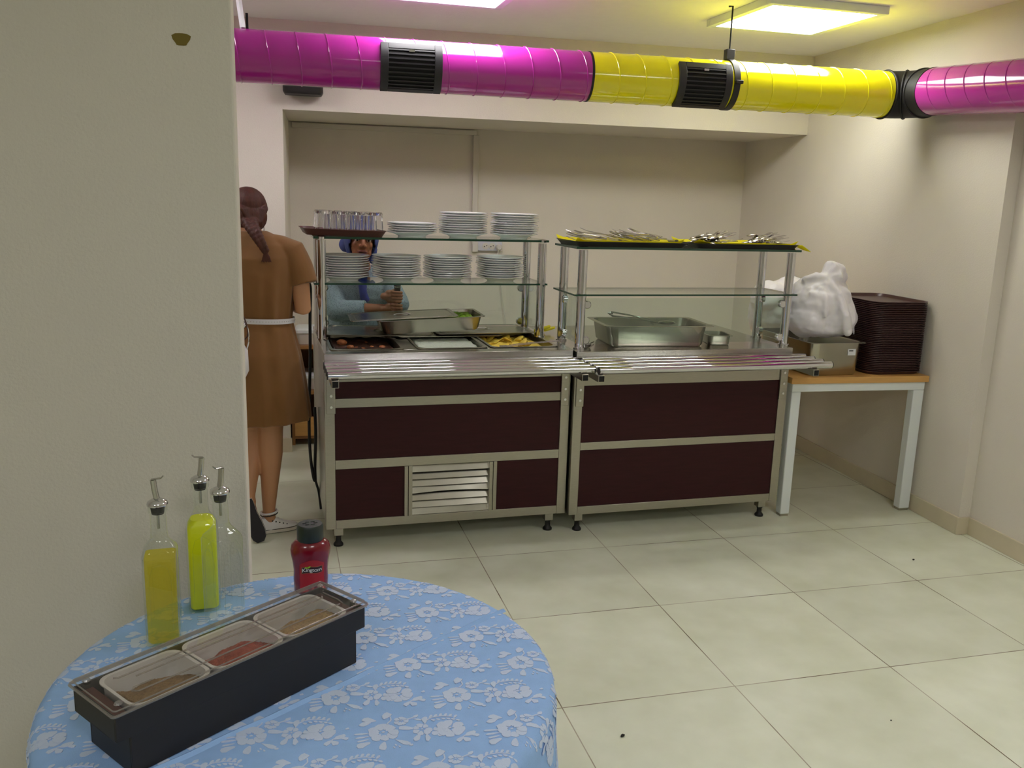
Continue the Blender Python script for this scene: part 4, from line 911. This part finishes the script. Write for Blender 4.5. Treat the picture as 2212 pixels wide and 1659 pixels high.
def face_bits(c, R):
    """eyes, lips and brows with their own colours: slots 1 white, 2 dark, 3 lips, 4 brows"""
    m = MB(); T = lambda x, y, z: tuple(Vector(c)+R @ Vector((x, y, z))); Mx = Matrix.Translation(c) @ R.to_4x4()
    for s in (-1, 1):
        m.cur = 1; m.ball((s*.030, -.0748, -.001), (.0128, .009, .0062), 14, 9, Mx)
        m.cur = 2; m.ball((s*.030, -.0808, -.001), (.0062, .004, .0058), 10, 7, Mx)
        m.cur = 4; m.limb([(T(s*.016, -.087, .020), .0028), (T(s*.030, -.083, .026), .0034), (T(s*.046, -.070, .022), .002)], 8); m.tube([T(s*.016, -.082, .003), T(s*.030, -.0850, .0062), T(s*.045, -.075, .002)], .0026, 6)
    m.cur = 3; m.limb([(T(-.024, -.078, -.062), .0035), (T(-.008, -.089, -.056), .0060), (T(0, -.090, -.058), .0055), (T(.008, -.089, -.056), .0060), (T(.024, -.078, -.062), .0035)], 8)
    m.limb([(T(-.022, -.078, -.065), .0035), (T(0, -.0885, -.071), .0075), (T(.022, -.078, -.065), .0035)], 8)
    m.cur = 2; m.tube([T(-.018, -.0835, -.0632), T(0, -.0945, -.0635), T(.018, -.0835, -.0632)], .0014, 6)
    return m
# ------------------------------------------------------------------ woman in the ochre dress, back to the viewer
t = thing('person', 'person in an ochre dress with a red braid, standing with her back turned', 'person', (-.30, 4.03, 0))
O_ = Vector((.30, -4.03, 0)); Lc = lambda x, y, z: tuple(Vector((x, y, z))+O_)
HR = Matrix.Rotation(PI, 3, 'Z') @ Matrix.Rotation(math.radians(18), 3, 'X') @ Matrix.Identity(3)
hc = Vector(Lc(-.338, 4.150, 1.448)); HR = Matrix.Rotation(math.radians(180+22), 3, 'Z') @ Matrix.Rotation(math.radians(16), 3, 'X')
m = MB(); head(m, hc, HR)
m.limb([(Lc(-.30, 4.04, 1.30), .060), (Lc(-.315, 4.08, 1.37), .048), (Lc(-.33, 4.12, 1.43), .048)])
m.ball(Lc(-.295, 4.04, 1.20), (.155, .095, .15)); m.ball(Lc(-.295, 4.03, 1.02), (.13, .085, .12)); m.ball(Lc(-.295, 4.03, .87), (.155, .11, .12))
for s in (-1, 1):
    sx = -.298+s*.160; m.limb([(Lc(-.298+s*.05, 4.05, 1.315), .045), (Lc(sx, 4.05, 1.288), .044)])
    el = (sx+s*.040, 4.015, 1.045); wr = (sx-s*.02, 4.24, 1.06)
    m.limb([(Lc(sx, 4.05, 1.285), .046), (Lc(sx+s*.028, 4.03, 1.16), .043), (Lc(*el), .036), (Lc(*((Vector(el)*.6+Vector(wr)*.4))), .036), (Lc(*wr), .025)])
    hand_relaxed(m, Lc(*wr), (-s*.35, 1, .05), (0, 0, -1))
m.limb([(Lc(-.225, 4.03, .84), .085), (Lc(-.246, 4.04, .62), .068), (Lc(-.254, 4.045, .49), .056), (Lc(-.256, 4.030, .38), .055), (Lc(-.264, 4.025, .22), .039), (Lc(-.270, 4.022, .11), .029), (Lc(-.270, 4.022, .06), .030)])
m.limb([(Lc(-.268, 4.022, .048), .024), (Lc(-.21, 4.04, .032), .018)])
m.limb([(Lc(-.37, 4.03, .84), .085), (Lc(-.355, 4.05, .62), .066), (Lc(-.345, 4.07, .49), .052), (Lc(-.345, 4.05, .38), .054), (Lc(-.352, 3.99, .28), .042), (Lc(-.356, 3.955, .20), .032), (Lc(-.352, 3.94, .175), .033)])
m.limb([(Lc(-.350, 3.945, .16), .028), (Lc(-.318, 3.915, .05), .024)])
remesh(m, 'body', ['skin1', 'eyew', 'eyed', 'lips', 'brow'], t, .0052, 4, face_bits(hc, HR))
def pleat(cx, cy, rx, ry, z, amp, n=72, k=11, ph=0, sl=0): return [Lc(cx+rx*math.cos(a)*(1+amp*math.sin(k*a+ph)+amp*.6*math.sin(17*a+1.3)), cy+ry*math.sin(a)*(1+amp*math.sin(k*a+ph)+amp*.6*math.sin(17*a+1.3)), z+sl*math.cos(a)) for a in [2*PI*j/n for j in range(n)]]
m = MB()
m.rings([pleat(-.285, 4.025, .212, .155, .540, .035, sl=.004), pleat(-.287, 4.025, .208, .155, .62, .03), pleat(-.290, 4.025, .196, .150, .74, .022), pleat(-.293, 4.025, .180, .140, .85, .02), pleat(-.297, 4.028, .160, .118, .95, .025), pleat(-.298, 4.03, .149, .102, 1.0, .03), pleat(-.298, 4.032, .152, .108, 1.04, .035, ph=.4), pleat(-.298, 4.037, .163, .116, 1.12, .025, ph=.7), pleat(-.298, 4.042, .170, .116, 1.20, .012), pleat(-.298, 4.045, .168, .108, 1.27, .004), pleat(-.30, 4.05, .150, .085, 1.325, 0), pleat(-.305, 4.06, .105, .068, 1.365, 0), pleat(-.312, 4.07, .064, .056, 1.385, 0)])
for s in (-1, 1):
    sx = -.298+s*.150
    m.tube([Lc(sx-s*.10, 4.055, 1.345), Lc(sx-s*.05, 4.052, 1.322), Lc(sx+s*.005, 4.05, 1.30), Lc(sx+s*.030, 4.04, 1.23), Lc(sx+s*.048, 4.03, 1.155)], [.035, .052, .063, .064, .065], 22, ry=[.035, .050, .061, .066, .070])
remesh(m, 'dress', 'dress', t, .0055, 3, disp=(.006, .11))
m = MB(); rs = []
for j in range(64):
    a = 2*PI*j/64; rs.append([Lc(-.298+(.160+o)*math.cos(a), 4.031+(.113+o)*math.sin(a), 1.003+h-.006*math.cos(a)) for o, h in ((0, -.011), (.004, -.011), (.004, .011), (0, .011))])
m.rings(rs+[rs[0]], False, False); b_ = m.build('belt', 'belt', t)
m = MB()
for j in range(40):
    a = PI+PI*(j+.5)/40; m.ball(Lc(-.298+.1642*math.cos(a), 4.031+.1172*math.sin(a), 1.003-.006*math.cos(a)), .0016, 6, 4)
m.build('belt_stud', 'steelh', b_)
m = MB(); Mh = Matrix.Translation(hc) @ HR.to_4x4()
m.ball((0, .024, .032), (.083, .098, .088), 22, 14, Mh); m.ball((0, .060, -.02), (.070, .060, .070), 18, 12, Mh); m.ball((.030, .01, .03), (.06, .075, .075), 14, 10, Mh); m.ball((-.030, .01, .03), (.06, .075, .075), 14, 10, Mh); m.ball((0, .085, -.05), (.045, .035, .04), 12, 8, Mh)
for k in range(30):      # combed strands from crown to nape
    a = PI*(k+.5)/30; x = .08*math.cos(a); m.tube([tuple(Mh @ Vector((x*.6, -.02, .116-.05*abs(math.cos(a))))), tuple(Mh @ Vector((x*.86, .072, .085-.05*abs(math.cos(a))))), tuple(Mh @ Vector((x*.72, .110, .0))), tuple(Mh @ Vector((x*.3, .112, -.06)))], .006, 6)
bp = smoothpath([Lc(-.318, 4.045, 1.425), Lc(-.308, 3.985, 1.412), Lc(-.292, 3.945, 1.388), Lc(-.276, 3.928, 1.360), Lc(-.260, 3.920, 1.332), Lc(-.246, 3.917, 1.306)], 4)
for i, p in enumerate(bp):
    f = i/len(bp); s = (i % 2)*2-1; r = .027-.015*f; m.ball((p.x+s*r*.55, p.y-.002, p.z), (r*.92, r*.75, r*.8), 10, 7)
e = bp[-1]
for k in range(5): m.limb([(tuple(e), .007), (tuple(e+Vector((-.012+.007*k, .0, -.03))), .004), (tuple(e+Vector((-.02+.011*k, .003, -.052))), .002)], 6)
remesh(m, 'hair', 'hair', t, .0036, 1)
m = MB()
for pth in ([(.066, -.03, .03), (.078, -.02, -.02), (.076, -.02, -.075)], [(.07, 0, .02), (.084, .0, -.03), (.08, -.005, -.09)], [(.05, .09, -.05), (.07, .06, -.10), (.075, .05, -.13)], [(-.066, -.03, .03), (-.078, -.02, -.02), (-.076, -.02, -.075)]): m.tube(smoothpath([tuple(Mh @ Vector(p)) for p in pth]), .0016, 5)
m.build('loose_strand', 'hair', t)
# sneakers
def sneaker(name, Mx, lab):
    """heel at the origin, toe along +x, sole at z = 0"""
    out = [(0, .030), (.02, .033), (.08, .031), (.13, .038), (.18, .040), (.215, .034), (.235, .018)]
    ring = lambda k, z: [tuple(Mx @ Vector(p)) for p in [(x-.012, y*k, z) for x, y in out]+[(x-.012, -y*k, z) for x, y in reversed(out)]]
    m = MB(); m.rings([ring(1.0, 0), ring(1.03, .004), ring(1.03, .022), ring(.98, .024)]); so = m.build(name, ['solew'], t, angle=30); so['label'] = lab
    m = MB(); m.rings([ring(.99, -.0015), ring(1.0, .002)]); m.build('outsole', 'sole', so)
    m = MB(); secs = []
    for x, w_, h in ((-.010, .030, .100), (.02, .034, .094), (.055, .034, .100), (.085, .034, .092), (.12, .037, .072), (.155, .038, .056), (.19, .035, .046), (.215, .027, .038), (.226, .012, .030)):
        secs.append([tuple(Mx @ Vector((x, w_*math.cos(a), .020+(h-.020)*math.sin(a)))) for a in [PI*k/12 for k in range(13)]])
    m.rings(secs); u = m.build('canvas_upper', 'canvas', so, angle=60)
    m = MB()
    for s in (-1, 1):
        m.tube([tuple(Mx @ Vector((x-.012, s*y*1.035, .0215))) for x, y in out], .0016, 6)
    m.build('sole_stripe', 'sole', so)
    m = MB(); 
    for k in range(5):
        for s in (-1, 1): m.ball(tuple(Mx @ Vector((.075+.021*k, s*.027, .072-.0078*k))), .0036, 8, 5)
    m.build('eyelet', 'sole', so)
    m = MB()
    for k in range(5): m.tube([tuple(Mx @ Vector((.075+.021*k, y, z))) for y, z in ((-.026, .074-.0078*k), (0, .099-.0108*k), (.026, .074-.0078*k))], .0026, 6)
    m.tube([tuple(Mx @ Vector(p)) for p in ((.06, 0, .102), (.05, -.018, .118), (.06, -.032, .112), (.068, -.01, .102))], .003, 6); m.tube([tuple(Mx @ Vector(p)) for p in ((.06, 0, .102), (.066, .022, .118), (.08, .034, .106))], .003, 6)
    m.build('laces', 'canvas', so)
sneaker('sneaker', Matrix.Translation(Lc(-.318, 4.000, .0025)) @ Matrix.Rotation(math.radians(18), 4, 'Z') @ Matrix.Scale(.80, 4), 'white canvas sneaker flat on the floor')
tip = Vector(Lc(-.298, 3.880, .004)); heel = Vector(Lc(-.358, 3.905, .188)); xd = (tip-heel).normalized(); zd = Vector((-.25, .95, .3)); zd = (zd-xd*zd.dot(xd)).normalized(); yd = zd.cross(xd)
Mx = Matrix((xd, yd, zd)).transposed().to_4x4(); Mx.translation = heel
sneaker('sneaker', Mx @ Matrix.Scale(.86, 4), 'sneaker on tiptoe with its black sole showing')
m = MB(); m.tube([Lc(-.270+.037*math.cos(a), 4.022+.037*math.sin(a), .098+.004*math.cos(a)) for a in [2*PI*k/28 for k in range(29)]], .005, 8, False); m.build('sock_cuff', 'canvas', t)
m = MB(); m.tube([Lc(-.270+.038*math.cos(a), 4.022+.038*math.sin(a), .088+.004*math.cos(a)) for a in [2*PI*k/28 for k in range(29)]], .0022, 8, False); m.build('anklet', 'sole', t)
# bag hanging at her left side, mostly behind the partition
t = thing('handbag', 'white bag with a brown strap hanging beside the woman in ochre', 'bag', (-.42, 3.86, .76))
m = MB(); rr_loft(m, [(.15, .06, .02, 0), (.19, .09, .04, .04), (.185, .08, .035, .13), (.13, .03, .014, .17)]); m.build('bag_body', 'canvas', t, angle=60)
m = MB(); m.tube(smoothpath([(.055, 0, .16), (.092, .0, .19), (.088, .0, .25), (.055, .02, .31), (-.01, .045, .38), (-.04, .075, .48), (-.045, .115, .56), (-.045, .17, .60), (-.045, .22, .58)]), .010, 8, ry=.003); st = m.build('strap', 'brownleather', t)
m = MB(); m.tube(smoothpath([(.085, -.002, .12), (.098, -.004, .17), (.094, -.004, .23), (.07, .0, .26)]), .003, 6); m.ball((.08, -.01, .235), .010, 10, 6); m.build('buckle', 'chrome', st)
# ------------------------------------------------------------------ woman in the blue headscarf behind the counter
t = thing('person', 'person in a blue headscarf and speckled blouse working behind the left counter', 'person', (.19, 4.92, 0))
O_ = Vector((-.19, -4.92, 0))
HR = Matrix.Rotation(math.radians(4), 3, 'Z') @ Matrix.Rotation(math.radians(3), 3, 'Y') @ Matrix.Rotation(math.radians(4), 3, 'X'); hc = Vector(Lc(.191, 4.770, 1.3265))
m = MB(); head(m, hc, HR)
m.limb([(Lc(.19, 4.88, 1.13), .062), (Lc(.19, 4.84, 1.19), .05), (Lc(.19, 4.80, 1.26), .05)])
m.ball(Lc(.18, 4.90, 1.02), (.155, .105, .15)); m.ball(Lc(.18, 4.94, .86), (.145, .105, .13)); m.ball(Lc(.18, 4.97, .75), (.155, .115, .12))
RC = Vector((.372, 4.655, 1.0))
arms = (((.035, 4.885, 1.085), (.060, 4.745, .945), (.300, 4.668, .966), -.034), ((.330, 4.885, 1.085), (.390, 4.80, .975), (.325, 4.690, 1.030), .034))
for (sh, el, wr, dz) in arms:
    m.limb([(Lc(.18+(sh[0]-.18)*.4, 4.90, 1.10), .05), (Lc(*sh), .052), (Lc(*((Vector(sh)+Vector(el))/2)), .045), (Lc(*el), .038), (Lc(*((Vector(wr)+Vector(el))/2)), .036), (Lc(*wr), .025)])
    hand_grip(m, Vector(Lc(RC.x, RC.y, RC.z+dz)), .017, -1)
    m.limb([(Lc(*wr), .024), (Lc(RC.x-.055, RC.y, RC.z+dz), .019)])
for s in (-1, 1):
    m.limb([(Lc(.18+s*.075, 4.97, .74), .085), (Lc(.18+s*.08, 4.96, .42), .055), (Lc(.18+s*.08, 4.98, .10), .034)]); m.limb([(Lc(.18+s*.08, 4.99, .045), .036), (Lc(.18+s*.095, 4.86, .032), .028)])
remesh(m, 'body', ['skin2', 'eyew', 'eyed', 'lips', 'brow'], t, .0036, 2, face_bits(hc, HR))
m = MB()
m.ball(Lc(.18, 4.90, 1.03), (.178, .128, .16)); m.ball(Lc(.18, 4.94, .86), (.172, .130, .16)); m.ball(Lc(.18, 4.97, .74), (.180, .140, .11)); m.ball(Lc(.185, 4.885, 1.10), (.12, .09, .09))
for (sh, el, wr, dz), f in zip(arms, (.62, .22)):
    e2 = Vector(el)*(1-f)+Vector(wr)*f
    m.limb([(Lc(.18+(sh[0]-.18)*.5, 4.90, 1.09), .062), (Lc(*sh), .066), (Lc(*((Vector(sh)+Vector(el))/2)), .062), (Lc(*el), .060)]); m.tube([Lc(*el), Lc(*(Vector(el)*.6+e2*.4)), Lc(*e2)], [.056, .054, .050], 18)
remesh(m, 'blouse', 'blouse', t, .0055, 3, disp=(.008, .06))
m = MB()
for s in (-1, 1): m.limb([(Lc(.18+s*.075, 4.97, .74), .105), (Lc(.18+s*.08, 4.96, .42), .075), (Lc(.18+s*.08, 4.98, .12), .055)])
remesh(m, 'trousers', 'black', t, .008, 2)
for s in (-1, 1):
    m = MB(); m.limb([(Lc(.18+s*.08, 4.99, .045), .044), (Lc(.18+s*.096, 4.85, .036), .035)]); o = m.build('shoe', 'sole', t)
# headscarf: a wrap that leaves the face free, with a bun bulge and a tail
Mh = Matrix.Translation(hc) @ HR.to_4x4(); m = MB(); n, k = 40, 26; V = []
for i in range(k+1):
    a = -PI/2+PI*i/k; a = max(-1.5, min(1.5, a)); row = []
    for j in range(n):
        b = 2*PI*j/n; x, y, z = .086*math.cos(a)*math.cos(b), .012+.108*math.cos(a)*math.sin(b), .005+.122*math.sin(a)
        row.append((x, y, z))
    V.append(row)
vs = [tuple(Mh @ Vector(p)) for r in V for p in r]; fs = []
for i in range(k):
    for j in range(n):
        q = (j+1) % n; c = sum((Vector(V[a_][b_]) for a_, b_ in ((i, j), (i, q), (i+1, j), (i+1, q))), Vector())/4
        if c.y < -.022 and (c.x/.064)**2+((c.z+.030)/.090)**2 < 1: continue
        fs.append((i*n+j, i*n+q, (i+1)*n+q, (i+1)*n+j))
m.add(vs, fs); o = m.build('headscarf', 'scarf', t, angle=180); s = o.modifiers.new('s', 'SOLIDIFY'); s.thickness = .007; s.offset = 1; s = o.modifiers.new('u', 'SUBSURF'); s.levels = 1; s.render_levels = 1
sc = o; m = MB(); m.ball((-.078, .05, -.045), (.034, .040, .040), 16, 10, Mh); m.ball((0, .03, -.095), (.066, .066, .05), 18, 10, Mh); m.limb([(tuple(Mh @ Vector((.070, -.02, -.05))), .016), (tuple(Mh @ Vector((.060, -.02, -.11))), .02)]); m.limb([(tuple(Mh @ Vector((-.066, -.02, -.05))), .015), (tuple(Mh @ Vector((-.05, -.02, -.11))), .02)])
remesh(m, 'scarf_fold', 'scarf', sc, .006, 3, disp=(.006, .04))
m = MB(); m.tube(smoothpath([Lc(.20, 4.80, 1.21), Lc(.20, 4.775, 1.15), Lc(.195, 4.755, 1.09), Lc(.200, 4.750, 1.03), Lc(.215, 4.758, .995)]), [.03]*24+[.022], 14, ry=[.022]*25); remesh(m, 'scarf_tail', 'scarf2', sc, .005, 2, disp=(.008, .03))
t = thing('hand_blender', 'black-handled kitchen tool gripped by the woman in the blue headscarf', 'kitchen tool', (RC.x, RC.y, RC.z))
m = MB(); m.lathe([(.012, -.085), (.0165, -.078), (.0165, .076), (.018, .080), (.018, .092), (.014, .097)], n=20); m.build('handle', 'black', t)
m = MB(); m.lathe([(.0182, .082), (.0182, .087)], n=20, cap0=False, cap1=False); m.build('handle_ring', 'steelh', t)
m = MB(); m.tube([(0, 0, -.084), (-.012, -.004, -.115)], .005, 8); m.build('tool_shaft', 'steelh', t)
